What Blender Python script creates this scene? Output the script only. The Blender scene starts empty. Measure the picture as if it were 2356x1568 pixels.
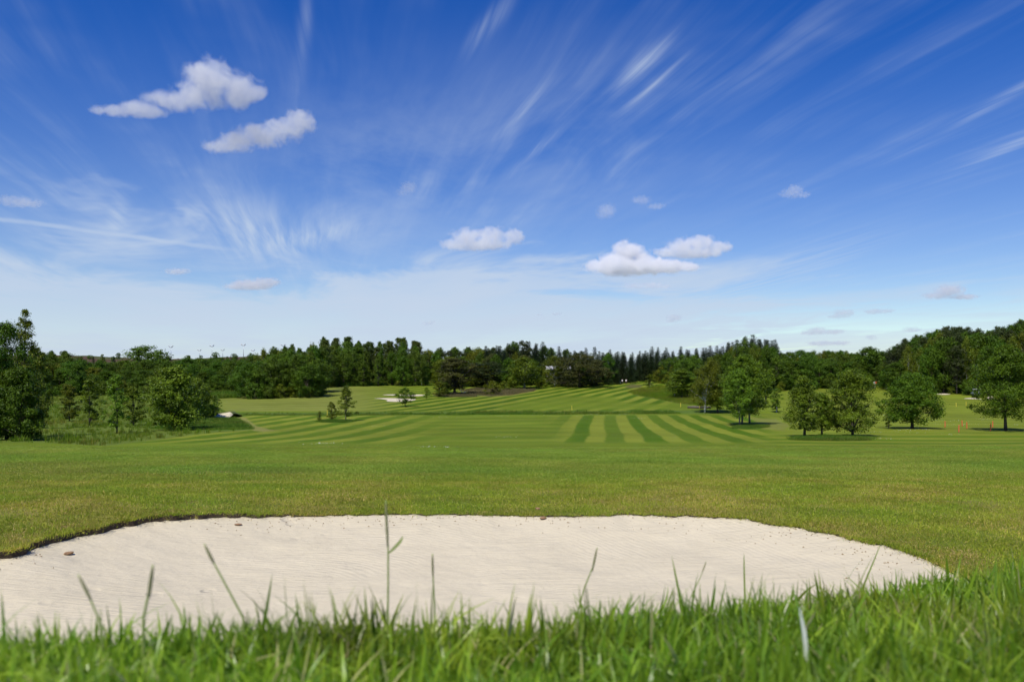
import bpy, bmesh, math, random
import numpy as np
from mathutils import Vector, Matrix

# ------------------------------------------------------------------ scene, camera, sky, sun
sc = bpy.context.scene
COL = sc.collection
F = 788.0          # focal length in pixels of a 1024 wide picture
HV = 375.0         # row of the horizon

cam = bpy.data.cameras.new('camera')
cam.sensor_width = 23.5
cam.lens = F / 1024 * 23.5
cam.shift_y = (HV - 340.5) / 1024
cam.clip_start = 0.02
cam.clip_end = 60000
cam.dof.use_dof = True
cam.dof.focus_distance = 14.0
cam.dof.aperture_fstop = 6.3
camo = bpy.data.objects.new('camera', cam)
camo.rotation_euler = (math.radians(90), 0, 0)
COL.objects.link(camo)
sc.camera = camo

SUN_EL = math.radians(57)
SUN_AZ = math.radians(-152)     # clockwise from +Y (view direction): behind the camera, a little to its left
sun_dir = Vector((math.sin(SUN_AZ) * math.cos(SUN_EL), math.cos(SUN_AZ) * math.cos(SUN_EL), math.sin(SUN_EL)))
sl = bpy.data.lights.new('sun', 'SUN')
sl.energy = 4.6
sl.angle = math.radians(0.53)
sl.color = (1.0, 0.95, 0.86)
slo = bpy.data.objects.new('sun', sl)
slo.rotation_euler = (-sun_dir).to_track_quat('-Z', 'Y').to_euler()
COL.objects.link(slo)

sc.view_settings.view_transform = 'Standard'
sc.view_settings.look = 'None'
sc.view_settings.exposure = 0.0
sc.view_settings.gamma = 1.0
sc.cycles.use_denoising = True
sc.cycles.max_bounces = 8
sc.cycles.diffuse_bounces = 2
sc.cycles.glossy_bounces = 2
sc.cycles.transmission_bounces = 3
sc.cycles.transparent_max_bounces = 8
sc.cycles.volume_bounces = 6
sc.cycles.use_adaptive_sampling = True
sc.cycles.adaptive_threshold = 0.03


class NT:
    """small helper around a node tree"""
    def __init__(s, tree):
        s.t = tree
        s.t.nodes.clear()
    def n(s, typ, **kw):
        nd = s.t.nodes.new(typ)
        for k, v in kw.items():
            setattr(nd, k, v)
        return nd
    def link(s, a, b):
        s.t.links.new(a, b)
    def val(s, x, sock):
        if isinstance(x, (int, float)):
            sock.default_value = x
        elif isinstance(x, (tuple, list, Vector)):
            sock.default_value = x
        else:
            s.link(x, sock)
    def m(s, op, a, b=0.0, c=0.0, clamp=False):
        nd = s.n('ShaderNodeMath', operation=op)
        nd.use_clamp = clamp
        s.val(a, nd.inputs[0]); s.val(b, nd.inputs[1])
        if op in ('MULTIPLY_ADD', 'SMOOTH_MIN', 'SMOOTH_MAX', 'COMPARE', 'WRAP'):
            s.val(c, nd.inputs[2])
        return nd.outputs[0]
    def dot(s, v, vec):
        nd = s.n('ShaderNodeVectorMath', operation='DOT_PRODUCT')
        s.link(v, nd.inputs[0]); s.val(vec, nd.inputs[1])
        return nd.outputs['Value']
    def comb(s, x, y, z=0.0):
        nd = s.n('ShaderNodeCombineXYZ')
        s.val(x, nd.inputs[0]); s.val(y, nd.inputs[1]); s.val(z, nd.inputs[2])
        return nd.outputs[0]
    def noise(s, vec, scale, detail=4, rough=0.5, dist=0.0, typ='FBM'):
        nd = s.n('ShaderNodeTexNoise')
        nd.noise_dimensions = '3D'
        s.link(vec, nd.inputs['Vector'])
        nd.inputs['Scale'].default_value = scale
        nd.inputs['Detail'].default_value = detail
        nd.inputs['Roughness'].default_value = rough
        nd.inputs['Distortion'].default_value = dist
        return nd.outputs['Fac']
    def ss(s, x, lo, hi, tmin=0.0, tmax=1.0):
        nd = s.n('ShaderNodeMapRange', interpolation_type='SMOOTHSTEP')
        s.val(x, nd.inputs[0])
        s.val(lo, nd.inputs[1]); s.val(hi, nd.inputs[2])
        nd.inputs[3].default_value = tmin; nd.inputs[4].default_value = tmax
        return nd.outputs[0]
    def mix(s, fac, a, b):
        nd = s.n('ShaderNodeMix', data_type='RGBA')
        s.val(fac, nd.inputs[0])
        s.val(a, nd.inputs[6]); s.val(b, nd.inputs[7])
        return nd.outputs[2]


def dirpx(x, y):
    """unit direction of a point given in the 2356 px wide view of the photograph"""
    u, v = x / 2.3008, y / 2.3008
    return Vector(((u - 512) / F, 1.0, (HV - v) / F)).normalized()


def build_world():
    w = bpy.data.worlds.new('World')
    sc.world = w
    w.use_nodes = True
    w.cycles.sampling_method = 'MANUAL'
    w.cycles.sample_map_resolution = 256
    t = NT(w.node_tree)
    out = t.n('ShaderNodeOutputWorld')
    bg = t.n('ShaderNodeBackground')
    t.link(bg.outputs[0], out.inputs[0])
    sky = t.n('ShaderNodeTexSky', sky_type='NISHITA')
    sky.sun_disc = False
    sky.sun_elevation = SUN_EL
    sky.sun_rotation = SUN_AZ
    sky.altitude = 300
    sky.air_density = 1.0
    sky.dust_density = 0.25
    sky.ozone_density = 2.2
    STR = 0.1
    bg.inputs[1].default_value = STR
    # deepen the blue a little, like the photograph's camera did
    hs = t.n('ShaderNodeHueSaturation')
    hs.inputs['Hue'].default_value = 0.523
    hs.inputs['Saturation'].default_value = 1.46
    hs.inputs['Value'].default_value = 1.22
    t.link(sky.outputs[0], hs.inputs['Color'])
    base = hs.outputs[0]
    d = t.n('ShaderNodeTexCoord').outputs['Generated']
    sep = t.n('ShaderNodeSeparateXYZ'); t.link(d, sep.inputs[0])
    dx, dy, dz = sep.outputs
    zz = t.m('MAXIMUM', t.m('ADD', dz, 0.03), 0.03)
    px_ = t.m('DIVIDE', dx, zz); py_ = t.m('DIVIDE', dy, zz)
    th = math.radians(-13.3)
    al = t.m('ADD', t.m('MULTIPLY', px_, math.sin(th)), t.m('MULTIPLY', py_, math.cos(th)))
    ac = t.m('SUBTRACT', t.m('MULTIPLY', px_, math.cos(th)), t.m('MULTIPLY', py_, math.sin(th)))
    # high ice cloud: long parallel streaks on a plane high above the land
    wv = t.comb(t.m('MULTIPLY', ac, 0.7), t.m('MULTIPLY', al, 0.30), 3.1)
    warp = t.m('SUBTRACT', t.noise(wv, 1.0, 3), 0.5)
    ac2 = t.m('ADD', ac, t.m('MULTIPLY', t.m('MULTIPLY', warp, 0.42), t.ss(dz, 0.06, 0.30, 0.25, 1.0)))
    s1 = t.noise(t.comb(t.m('MULTIPLY', ac2, 5.0), t.m('MULTIPLY', al, 0.40), 0.0), 1.0, 4, 0.6)
    s2 = t.noise(t.comb(t.m('MULTIPLY', ac2, 17.0), t.m('MULTIPLY', al, 0.9), 7.0), 1.0, 3, 0.55)
    big = t.noise(t.comb(t.m('MULTIPLY', ac, 0.75), t.m('MULTIPLY', al, 0.36), 1.7), 1.0, 3, 0.5)
    cov = t.ss(big, 0.36, 0.66)
    st = t.m('MULTIPLY', t.ss(s1, 0.38, 0.78), t.m('ADD', 0.40, t.m('MULTIPLY', t.ss(s2, 0.25, 0.8), 0.6)))
    brk = t.ss(t.noise(t.comb(t.m('MULTIPLY', ac2, 2.2), t.m('MULTIPLY', al, 1.5), 12.0), 1.0, 3, 0.6), 0.32, 0.66, 0.2, 1.0)
    cir = t.m('MULTIPLY', t.m('MULTIPLY', st, brk), t.m('ADD', 0.10, t.m('MULTIPLY', cov, 0.38)))
    # brighter feathers
    wis = None
    for (x, y, sx, sy, tilt, k) in ((1480, 145, 62, 15, -38, .70), (1500, 200, 70, 9, -38, .40), (1125, 55, 60, 16, -50, .34), (1205, 245, 60, 10, -45, .36),
                                   (1240, 340, 80, 10, -38, .24), (700, 545, 110, 26, -14, .38), (560, 520, 90, 50, 20, .30), (268, 500, 16, 40, 15, .32),
                                   (1760, 640, 200, 36, -20, .30), (2330, 215, 120, 9, -24, .35), (2340, 330, 110, 9, -20, .30), (700, 60, 14, 90, 6, .16)):
        c = dirpx(x, y)
        ex = Vector((c.y, -c.x, 0)).normalized()
        ez = c.cross(ex) * -1
        if ez.z < 0: ez = -ez
        a = math.radians(-tilt)
        e1 = ex * math.cos(a) + ez * math.sin(a)
        e2 = -ex * math.sin(a) + ez * math.cos(a)
        q1 = t.m('DIVIDE', t.dot(d, e1), sx / 2.3008 / F)
        q2 = t.m('DIVIDE', t.dot(d, e2), sy / 2.3008 / F)
        rr = t.m('ADD', t.m('MULTIPLY', q1, q1), t.m('MULTIPLY', q2, q2))
        g = t.m('MULTIPLY', t.m('EXPONENT', t.m('MULTIPLY', rr, -1.0)), k)
        g = t.m('MULTIPLY', g, t.m('GREATER_THAN', t.dot(d, c), 0.0))
        wis = g if wis is None else t.m('ADD', wis, g)
    wis = t.m('MULTIPLY', wis, t.m('MULTIPLY', t.ss(s2, 0.28, 0.75), 1.5))
    # softer milky areas
    sof = None
    sn = t.ss(t.noise(t.comb(t.m('MULTIPLY', ac2, 1.3), t.m('MULTIPLY', al, 0.55), 21.0), 1.0, 5, 0.62, 0.8), 0.28, 0.72)
    for (x, y, sx, sy, k) in ((640, 545, 200, 75, .62), (950, 380, 420, 200, .20), (230, 560, 240, 55, .40), (1280, 300, 300, 170, .13)):
        c = dirpx(x, y); ex = Vector((c.y, -c.x, 0)).normalized(); ez = ex.cross(c)
        q1 = t.m('DIVIDE', t.dot(d, ex), sx / 2.3008 / F); q2 = t.m('DIVIDE', t.dot(d, ez), sy / 2.3008 / F)
        g = t.m('MULTIPLY', t.m('EXPONENT', t.m('MULTIPLY', t.m('ADD', t.m('MULTIPLY', q1, q1), t.m('MULTIPLY', q2, q2)), -1.0)), k)
        g = t.m('MULTIPLY', g, t.m('GREATER_THAN', t.dot(d, c), 0.0))
        sof = g if sof is None else t.m('ADD', sof, g)
    wis = t.m('ADD', wis, t.m('MULTIPLY', sof, sn))
    # low milky veil towards the horizon, denser on the left
    el = t.m('ARCSINE', dz)
    az = t.m('ARCTAN2', dx, dy)
    vn = t.noise(t.comb(t.m('MULTIPLY', ac, 0.80), t.m('MULTIPLY', al, 0.42), 4.4), 1.0, 5, 0.6, 0.5)
    top = t.m('ADD', 0.150, t.m('MULTIPLY', t.m('SUBTRACT', vn, 0.5), 0.36))
    top = t.m('SUBTRACT', top, t.m('MULTIPLY', t.ss(az, -0.1, 0.62), 0.085))
    veil = t.ss(t.m('SUBTRACT', top, el), -0.022, 0.045)
    veil = t.m('MULTIPLY', veil, t.m('MULTIPLY', t.m('ADD', 0.62, t.m('MULTIPLY', t.ss(t.noise(t.comb(t.m('MULTIPLY', ac, 0.5), t.m('MULTIPLY', al, 0.22), 9.0), 1.0, 4, 0.6), 0.3, 0.7), 0.30)), t.m('SUBTRACT', 1.0, t.m('MULTIPLY', t.ss(az, 0.15, 0.55), 0.45))))
    haze = t.m('MULTIPLY', t.ss(el, 0.40, -0.02), 0.18)
    # vapour trail
    c1, c2 = dirpx(0, 503), dirpx(560, 578)
    nrm = c1.cross(c2).normalized()
    tr = t.m('ABSOLUTE', t.m('ADD', t.dot(d, nrm), t.m('MULTIPLY', t.m('SUBTRACT', t.noise(d, 40, 3), 0.5), 0.003)))
    tr = t.m('MULTIPLY', t.ss(tr, 0.0038, 0.0004), t.ss(az, -0.31, -0.40))
    tr = t.m('MULTIPLY', tr, t.m('MULTIPLY', t.m('ADD', 0.3, t.noise(d, 24, 3)), 0.5))
    fac = t.m('SUBTRACT', 1.0, t.m('MULTIPLY', t.m('MULTIPLY', t.m('SUBTRACT', 1.0, cir, clamp=True), t.m('SUBTRACT', 1.0, wis, clamp=True)),
              t.m('MULTIPLY', t.m('MULTIPLY', t.m('SUBTRACT', 1.0, veil), t.m('SUBTRACT', 1.0, haze)), t.m('SUBTRACT', 1.0, tr))), clamp=True)
    whi = (0.56 / STR, 0.66 / STR, 0.81 / STR, 1)
    col = t.mix(fac, base, whi)
    t.link(col, bg.inputs[0])
    return w


build_world()

# ------------------------------------------------------------------ small tools
rng = np.random.default_rng(11)
R = math.radians


def q(*xy):
    """2356 px view -> 1024 px view"""
    return [(x / 2.3008, y / 2.3008) for x, y in xy]


def zoomed(x0, y0, s, pts):
    """points read in a magnified view -> 1024 px view"""
    return [((x0 + x / s) / 4, (y0 + y / s) / 4) for x, y in pts]


def mesh_np(name, verts, faces, smooth=False):
    verts = np.asarray(verts, dtype=np.float32)
    me = bpy.data.meshes.new(name)
    if isinstance(faces, np.ndarray):
        k = faces.shape[1]
        me.vertices.add(len(verts)); me.vertices.foreach_set('co', verts.ravel())
        me.loops.add(faces.size); me.loops.foreach_set('vertex_index', faces.astype(np.int32).ravel())
        me.polygons.add(len(faces))
        me.polygons.foreach_set('loop_start', np.arange(0, faces.size, k, dtype=np.int32))
        me.update(calc_edges=True)
    else:
        me.from_pydata(verts.tolist(), [], faces)
        me.update()
    if smooth:
        me.polygons.foreach_set('use_smooth', np.ones(len(me.polygons), dtype=bool))
    return me


def obj(name, me, mat=None, parent=None, loc=None):
    o = bpy.data.objects.new(name, me)
    COL.objects.link(o)
    if mat is not None and me is not None and len(me.materials) == 0:
        me.materials.append(mat)
    if parent is not None:
        o.parent = parent
    if loc is not None:
        o.location = loc
    return o


def tag(o, label, cat, group=None):
    o['label'] = label; o['category'] = cat
    if group: o['group'] = group
    return o


def struct(o): o['kind'] = 'structure'; return o
def stuff(o, label, cat): o['kind'] = 'stuff'; o['label'] = label; o['category'] = cat; return o


def thing(name, label, cat, loc=(0, 0, 0), rz=0.0, group=None, scale=None):
    o = bpy.data.objects.new(name, None)
    o.empty_display_size = 0.2
    COL.objects.link(o)
    o.location = loc; o.rotation_euler = (0, 0, rz)
    if scale is not None: o.scale = scale
    return tag(o, label, cat, group)


class MB:
    """collects shapes for one mesh"""
    def __init__(s): s.v = []; s.f = []
    def add(s, v, f):
        b = len(s.v); s.v += [tuple(p) for p in v]; s.f += [tuple(i + b for i in q_) for q_ in f]; return s
    def box(s, c, d, rz=0.0, rx=0.0, ry=0.0, bev=0.0):
        m = Matrix.Translation(c) @ Matrix.Rotation(rz, 4, 'Z') @ Matrix.Rotation(ry, 4, 'Y') @ Matrix.Rotation(rx, 4, 'X')
        bm = bmesh.new(); bmesh.ops.create_cube(bm, size=1.0)
        for v in bm.verts: v.co = Vector((v.co.x * d[0], v.co.y * d[1], v.co.z * d[2]))
        if bev > 0: bmesh.ops.bevel(bm, geom=bm.edges[:], offset=bev, segments=2, affect='EDGES')
        bm.verts.ensure_lookup_table()
        r = s.add([m @ v.co for v in bm.verts], [[v.index for v in f.verts] for f in bm.faces]); bm.free(); return r
    def tube(s, pts, rad, n=6, cap=True):
        v, f = tube(pts, rad, n, cap); return s.add(v, f)
    def mesh(s, name, smooth=False): return mesh_np(name, s.v, s.f, smooth)


def tube(pts, rad, n=6, cap=True):
    pts = [Vector(p) for p in pts]
    if isinstance(rad, (int, float)): rad = [rad] * len(pts)
    v = []; f = []
    for i, p in enumerate(pts):
        t = (pts[min(i + 1, len(pts) - 1)] - pts[max(i - 1, 0)])
        t = t.normalized() if t.length > 1e-9 else Vector((0, 0, 1))
        a = t.cross(Vector((0.31, 0.95, 0.05))).normalized() if abs(t.y) < 0.9 else t.cross(Vector((1, 0, 0.1))).normalized()
        b = t.cross(a)
        for k in range(n):
            an = 2 * math.pi * k / n
            v.append(p + (a * math.cos(an) + b * math.sin(an)) * rad[i])
    for i in range(len(pts) - 1):
        for k in range(n):
            f.append((i * n + k, i * n + (k + 1) % n, (i + 1) * n + (k + 1) % n, (i + 1) * n + k))
    if cap:
        f.append(tuple(range(n))[::-1]); f.append(tuple((len(pts) - 1) * n + k for k in range(n)))
    return v, f


def hash2(ix, iy, seed):
    h = (ix.astype(np.int64) * 374761393 + iy.astype(np.int64) * 668265263 + seed * 982451653) & 0x7fffffff
    h = ((h ^ (h >> 13)) * 1274126177) & 0x7fffffff
    return ((h ^ (h >> 16)) & 0xffff) / 65535.0


def vnoise(x, y, seed=0):
    x = np.asarray(x, float); y = np.asarray(y, float)
    ix = np.floor(x); iy = np.floor(y); fx = x - ix; fy = y - iy
    ux = fx * fx * (3 - 2 * fx); uy = fy * fy * (3 - 2 * fy)
    a = hash2(ix, iy, seed); b = hash2(ix + 1, iy, seed); c = hash2(ix, iy + 1, seed); d = hash2(ix + 1, iy + 1, seed)
    return (a * (1 - ux) + b * ux) * (1 - uy) + (c * (1 - ux) + d * ux) * uy


def fbm(x, y, seed=0, oct=4):
    t = 0; a = 0.5; s = 0
    for i in range(oct):
        t = t + a * vnoise(np.asarray(x) * 2 ** i, np.asarray(y) * 2 ** i, seed + i); s += a; a *= 0.5
    return t / s


def sstep(x, a, b):
    t = np.clip((np.asarray(x, float) - a) / (b - a), 0, 1)
    return t * t * (3 - 2 * t)


def inpoly(u, v, poly):
    u = np.asarray(u); v = np.asarray(v)
    ins = np.zeros(u.shape, bool)
    n = len(poly)
    for i in range(n):
        x1, y1 = poly[i]; x2, y2 = poly[(i + 1) % n]
        if y1 == y2: continue
        c = ((y1 > v) != (y2 > v)) & (u < (x2 - x1) * (v - y1) / (y2 - y1) + x1)
        ins ^= c
    return ins


def polydist(x, y, poly):
    x = np.asarray(x, float); y = np.asarray(y, float)
    d = np.full(x.shape, 1e9)
    n = len(poly)
    for i in range(n):
        x1, y1 = poly[i]; x2, y2 = poly[(i + 1) % n]
        ex, ey = x2 - x1, y2 - y1
        t = np.clip(((x - x1) * ex + (y - y1) * ey) / (ex * ex + ey * ey + 1e-12), 0, 1)
        d = np.minimum(d, np.hypot(x - x1 - t * ex, y - y1 - t * ey))
    return np.where(inpoly(x, y, poly), -d, d)     # negative inside


def catmull(pts, per=6):
    """smooth closed outline"""
    out = []
    n = len(pts)
    for i in range(n):
        p0, p1, p2, p3 = [np.array(pts[(i + k - 1) % n]) for k in range(4)]
        for j in range(per):
            t = j / per
            out.append(tuple(0.5 * ((2 * p1) + (-p0 + p2) * t + (2 * p0 - 5 * p1 + 4 * p2 - p3) * t * t + (-p0 + 3 * p1 - 3 * p2 + p3) * t ** 3)))
    return out


# ------------------------------------------------------------------ the lie of the land
PY = [0, 4, 9, 12.6, 16, 20, 26, 34, 45, 60, 80, 100, 130, 150, 165, 200, 240, 270, 300, 350, 500, 4500]
PZ = [-2.1, -2.2, -2.25, -2.24, -2.38, -2.66, -3.06, -3.6, -4.3, -5.25, -6.2, -6.7, -7.1, -7.2, -7.08, -6.1, -4.6, -3.15, -2.1, -1.4, -1.0, 6]


def profile(y):
    lx = np.log(np.array(PY) + 5.0); z = np.array(PZ)
    h = np.diff(lx); dl = np.diff(z) / h
    m = np.zeros(len(z)); m[0] = dl[0]; m[-1] = dl[-1]
    for i in range(1, len(z) - 1):
        m[i] = 0 if dl[i - 1] * dl[i] <= 0 else 2 * dl[i - 1] * dl[i] / (dl[i - 1] + dl[i])
    y = np.log(np.clip(y, 0, 4500) + 5.0)
    i = np.clip(np.searchsorted(lx, y) - 1, 0, len(lx) - 2)
    t = (y - lx[i]) / h[i]
    return ((1 + 2 * t) * (1 - t) ** 2) * z[i] + t * (1 - t) ** 2 * h[i] * m[i] + t * t * (3 - 2 * t) * z[i + 1] + t * t * (t - 1) * h[i] * m[i + 1]


# outline of the big bunker: its far edge as seen, its near edge under the bank
far_edge = q((0, 1297), (80, 1270), (200, 1240), (330, 1212), (460, 1199), (600, 1190), (760, 1186), (900, 1183), (1100, 1183), (1300, 1186),
             (1500, 1187), (1650, 1192), (1750, 1202), (1850, 1217), (1950, 1237), (2050, 1258), (2112, 1280), (2170, 1305))
BUNK = []
for (u, v) in far_edge:
    Y = 2.26 * F / (v - HV)
    BUNK.append(((u - 512) / F * Y, Y))
BUNK += [(4.85, 8.2), (4.4, 7.0), (3.4, 5.9), (1.5, 5.2), (-1.0, 4.9), (-4.0, 5.0), (-6.6, 5.8), (-8.2, 7.2), (-8.0, 8.6)]
BUNK = catmull(BUNK, 10)
_b = []
for i, (x, y) in enumerate(BUNK):      # ragged turf edge
    k = 0.035 * (fbm(np.array([x * 3.1]), np.array([y * 3.1]), 5)[0] - 0.5) + 0.022 * (vnoise(np.array([x * 9]), np.array([y * 9]), 9)[0] - .5) + 0.02 * (vnoise(np.array([x * 23]), np.array([y * 23]), 19)[0] - .5)
    _b.append((x * (1 + k * .25), y * (1 + k * .6)))
BUNK = _b


def turf(X, Y):
    """turf height without the bunker hollow"""
    X = np.asarray(X, float); Y = np.asarray(Y, float)
    z = profile(Y)
    far = sstep(Y, 20, 60)
    z = z + far * 0.22 * (fbm(X / 38, Y / 38, 21, 3) - 0.5) + sstep(Y, 6, 12) * 0.07 * (fbm(X / 2.2, Y / 2.2, 33, 3) - 0.5) + sstep(Y, 14, 22) * 0.20 * (fbm(X / 9, Y / 7, 35, 3) - 0.5)
    # low swell left of the bunker, shoulder on the right
    z = z + 0.14 * sstep(X, -3.0, -5.5) * sstep(Y, 5, 8) * (1 - sstep(Y, 12, 17))
    # heath hill far away on the left
    a = X / np.maximum(Y, 1)
    z = z + sstep(Y, 420, 660) * 15.5 * sstep(a, 0.02, -0.12) * (0.72 + 0.55 * fbm(X / 45, Y / 90, 51, 4))
    # rising field behind the right-hand wood
    z = z + sstep(Y, 420, 700) * 9.0 * sstep(a, 0.35, 0.55)
    # wooded mounds
    z = z + 1.1 * np.exp(-((X - 62) / 16) ** 2 - ((Y - 215) / 22) ** 2)
    # ditch
    z = z - 0.5 * np.exp(-((Y - ditch_y(X)) / 2.2) ** 2) * sstep(X, -60, -45) * (1 - sstep(X, 60, 90))
    # the bank the camera lies on
    an = X / np.maximum(Y, 0.35)
    Yc = np.interp(an, [-1.2, -0.65, 0.0, 0.35, 0.6, 0.9], [0.52, 0.54, 0.64, 0.88, 1.35, 2.0])
    sl_ = np.interp(an, [-0.7, 0.0, 0.6], [0.115, 0.15, 0.195])
    yy = np.maximum(Y, 0)
    zn = np.where(yy < Yc, -0.14 - sl_ * yy, -0.14 - sl_ * Yc - 0.56 * (yy - Yc) - 0.25 * np.minimum(yy - Yc, .3) ** 2)
    zn = zn + 0.02 * (fbm(X * 3, Y * 3, 61, 3) - .5)
    zn = np.where(Y < 0, -0.14 + 0.012 * (fbm(X * 3, Y * 3, 61, 3) - .5) - 0.03 * np.maximum(-Y - 3, 0), zn)
    k = 0.25
    hmix = np.clip(0.5 + 0.5 * (zn - z) / k, 0, 1)
    return z * (1 - hmix) + zn * hmix + k * hmix * (1 - hmix)


def ditch_y(X):
    return 150.0 + 0.012 * np.asarray(X, float) + 3.0 * np.sin(np.asarray(X, float) / 31.0)


def sand_z(X, Y, d):
    """sand height; d = signed distance to the outline (negative inside)"""
    i = np.maximum(-d, 0)
    left = sstep(X, -2.8, -5.4)
    return turf(X, Y) - 0.012 - left * 0.07 * sstep(Y, 6, 8) - 0.30 * (1 - np.exp(-i / 1.3)) + 0.02 * (fbm(X * 1.3, Y * 1.3, 71) - .5) * sstep(i, 0, .4)


def ground(X, Y):
    X = np.atleast_1d(np.asarray(X, float)); Y = np.atleast_1d(np.asarray(Y, float))
    z = turf(X, Y)
    near = (Y > 3) & (Y < 16) & (np.abs(X) < 12)
    if near.any():
        d = polydist(X[near], Y[near], BUNK)
        z[near] -= 0.75 * sstep(d, 0.01, -0.10)
    return z


def gz(X, Y): return float(turf(np.array([X]), np.array([Y]))[0])


def at(u, v, ymin=3.0, ymax=420.0):
    """where the sight line through a picture point first meets the turf"""
    Y = np.concatenate([np.linspace(ymin, 40, 40), np.linspace(41, ymax, 900)])
    Y = Y[Y >= ymin]
    g = turf((u - 512) / F * Y, Y)
    r = -(v - HV) / F * Y
    i = np.nonzero(r <= g)[0]
    y = Y[i[0]] if len(i) else ymax
    x = (u - 512) / F * y
    return Vector((x, y, gz(x, y)))


def onu(u, Y):
    X = (u - 512) / F * Y
    return Vector((X, Y, gz(X, Y)))


# ------------------------------------------------------------------ materials
def mat(name):
    m = bpy.data.materials.new(name); m.use_nodes = True
    t = NT(m.node_tree)
    out = t.n('ShaderNodeOutputMaterial')
    return m, t, out


def simple(name, col, rough=0.7, var=0.15, scale=20.0, metal=0.0, bump=0.0, spec=0.3):
    m, t, out = mat(name)
    p = t.n('ShaderNodeBsdfPrincipled')
    t.link(p.outputs[0], out.inputs[0])
    co = t.n('ShaderNodeTexCoord').outputs['Object']
    f = t.noise(co, scale, 4)
    a = tuple(max(0, c * (1 - var)) for c in col) + (1,)
    b = tuple(min(1, c * (1 + var)) for c in col) + (1,)
    t.link(t.mix(f, a, b), p.inputs['Base Color'])
    p.inputs['Roughness'].default_value = rough
    p.inputs['Metallic'].default_value = metal
    p.inputs['Specular IOR Level'].default_value = spec
    if bump:
        bn = t.n('ShaderNodeBump'); bn.inputs['Strength'].default_value = bump; bn.inputs['Distance'].default_value = 0.02
        t.link(f, bn.inputs['Height']); t.link(bn.outputs[0], p.inputs['Normal'])
    return m


def leaf_mat(name, c1, c2, trans=0.22, var=0.26, rough=0.5):
    m, t, out = mat(name)
    g = t.n('ShaderNodeNewGeometry')
    oi = t.n('ShaderNodeObjectInfo')
    ca = t.n('ShaderNodeAttribute'); ca.attribute_name = 'clump'
    col = t.mix(t.m('ADD', t.m('MULTIPLY', g.outputs['Random Per Island'], 0.5), t.m('MULTIPLY', ca.outputs['Fac'], 0.5)), c1 + (1,), c2 + (1,))
    hs = t.n('ShaderNodeHueSaturation')
    t.link(t.m('ADD', 0.485, t.m('MULTIPLY', oi.outputs['Random'], 0.03)), hs.inputs['Hue'])
    t.link(t.m('ADD', 1 - var / 2, t.m('MULTIPLY', oi.outputs['Random'], var)), hs.inputs['Value'])
    hs.inputs['Saturation'].default_value = 1.0
    t.link(col, hs.inputs['Color'])
    p = t.n('ShaderNodeBsdfPrincipled')
    p.inputs['Roughness'].default_value = rough
    p.inputs['Specular IOR Level'].default_value = 0.16
    t.link(hs.outputs[0], p.inputs['Base Color'])
    tr = t.n('ShaderNodeBsdfTranslucent')
    hs2 = t.n('ShaderNodeHueSaturation'); hs2.inputs['Hue'].default_value = 0.48; hs2.inputs['Saturation'].default_value = 1.15; hs2.inputs['Value'].default_value = 1.3
    t.link(hs.outputs[0], hs2.inputs['Color']); t.link(hs2.outputs[0], tr.inputs['Color'])
    mx = t.n('ShaderNodeMixShader'); mx.inputs[0].default_value = trans
    t.link(p.outputs[0], mx.inputs[1]); t.link(tr.outputs[0], mx.inputs[2])
    t.link(mx.outputs[0], out.inputs[0])
    return m


def grass_mat(name, c1, c2, dry, patch=0.35, trans=0.4, dryk=0.25, spec=0.18, vlo=0.8, vhi=1.22, dead=0.96):
    m, t, out = mat(name)
    g = t.n('ShaderNodeNewGeometry')
    oi = t.n('ShaderNodeObjectInfo')
    rnd = t.m('FRACT', t.m('ADD', g.outputs['Random Per Island'], oi.outputs['Random']))
    col = t.mix(rnd, c1 + (1,), c2 + (1,))
    pn = t.noise(oi.outputs['Location'], patch, 4, 0.6)
    f = t.m('MULTIPLY', t.ss(pn, 0.42, 0.66), t.m('GREATER_THAN', t.m('FRACT', t.m('MULTIPLY', rnd, 7.31)), 1 - dryk))
    f2 = t.m('GREATER_THAN', t.m('FRACT', t.m('MULTIPLY', rnd, 13.7)), dead)
    col = t.mix(t.m('MAXIMUM', f, f2), col, dry + (1,))
    pn2 = t.noise(oi.outputs['Location'], patch * 2.7, 3, 0.6)
    hs = t.n('ShaderNodeHueSaturation')
    t.link(t.ss(pn2, 0.30, 0.70, vlo, vhi), hs.inputs['Value'])
    t.link(t.ss(pn, 0.35, 0.65, 0.515, 0.485), hs.inputs['Hue'])
    t.link(col, hs.inputs['Color'])
    p = t.n('ShaderNodeBsdfPrincipled')
    p.inputs['Roughness'].default_value = 0.34 if spec > 0.3 else 0.45
    p.inputs['Specular IOR Level'].default_value = spec
    t.link(hs.outputs[0], p.inputs['Base Color'])
    tr = t.n('ShaderNodeBsdfTranslucent'); t.link(hs.outputs[0], tr.inputs['Color'])
    mx = t.n('ShaderNodeMixShader'); mx.inputs[0].default_value = trans
    t.link(p.outputs[0], mx.inputs[1]); t.link(tr.outputs[0], mx.inputs[2])
    t.link(mx.outputs[0], out.inputs[0])
    return m


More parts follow.
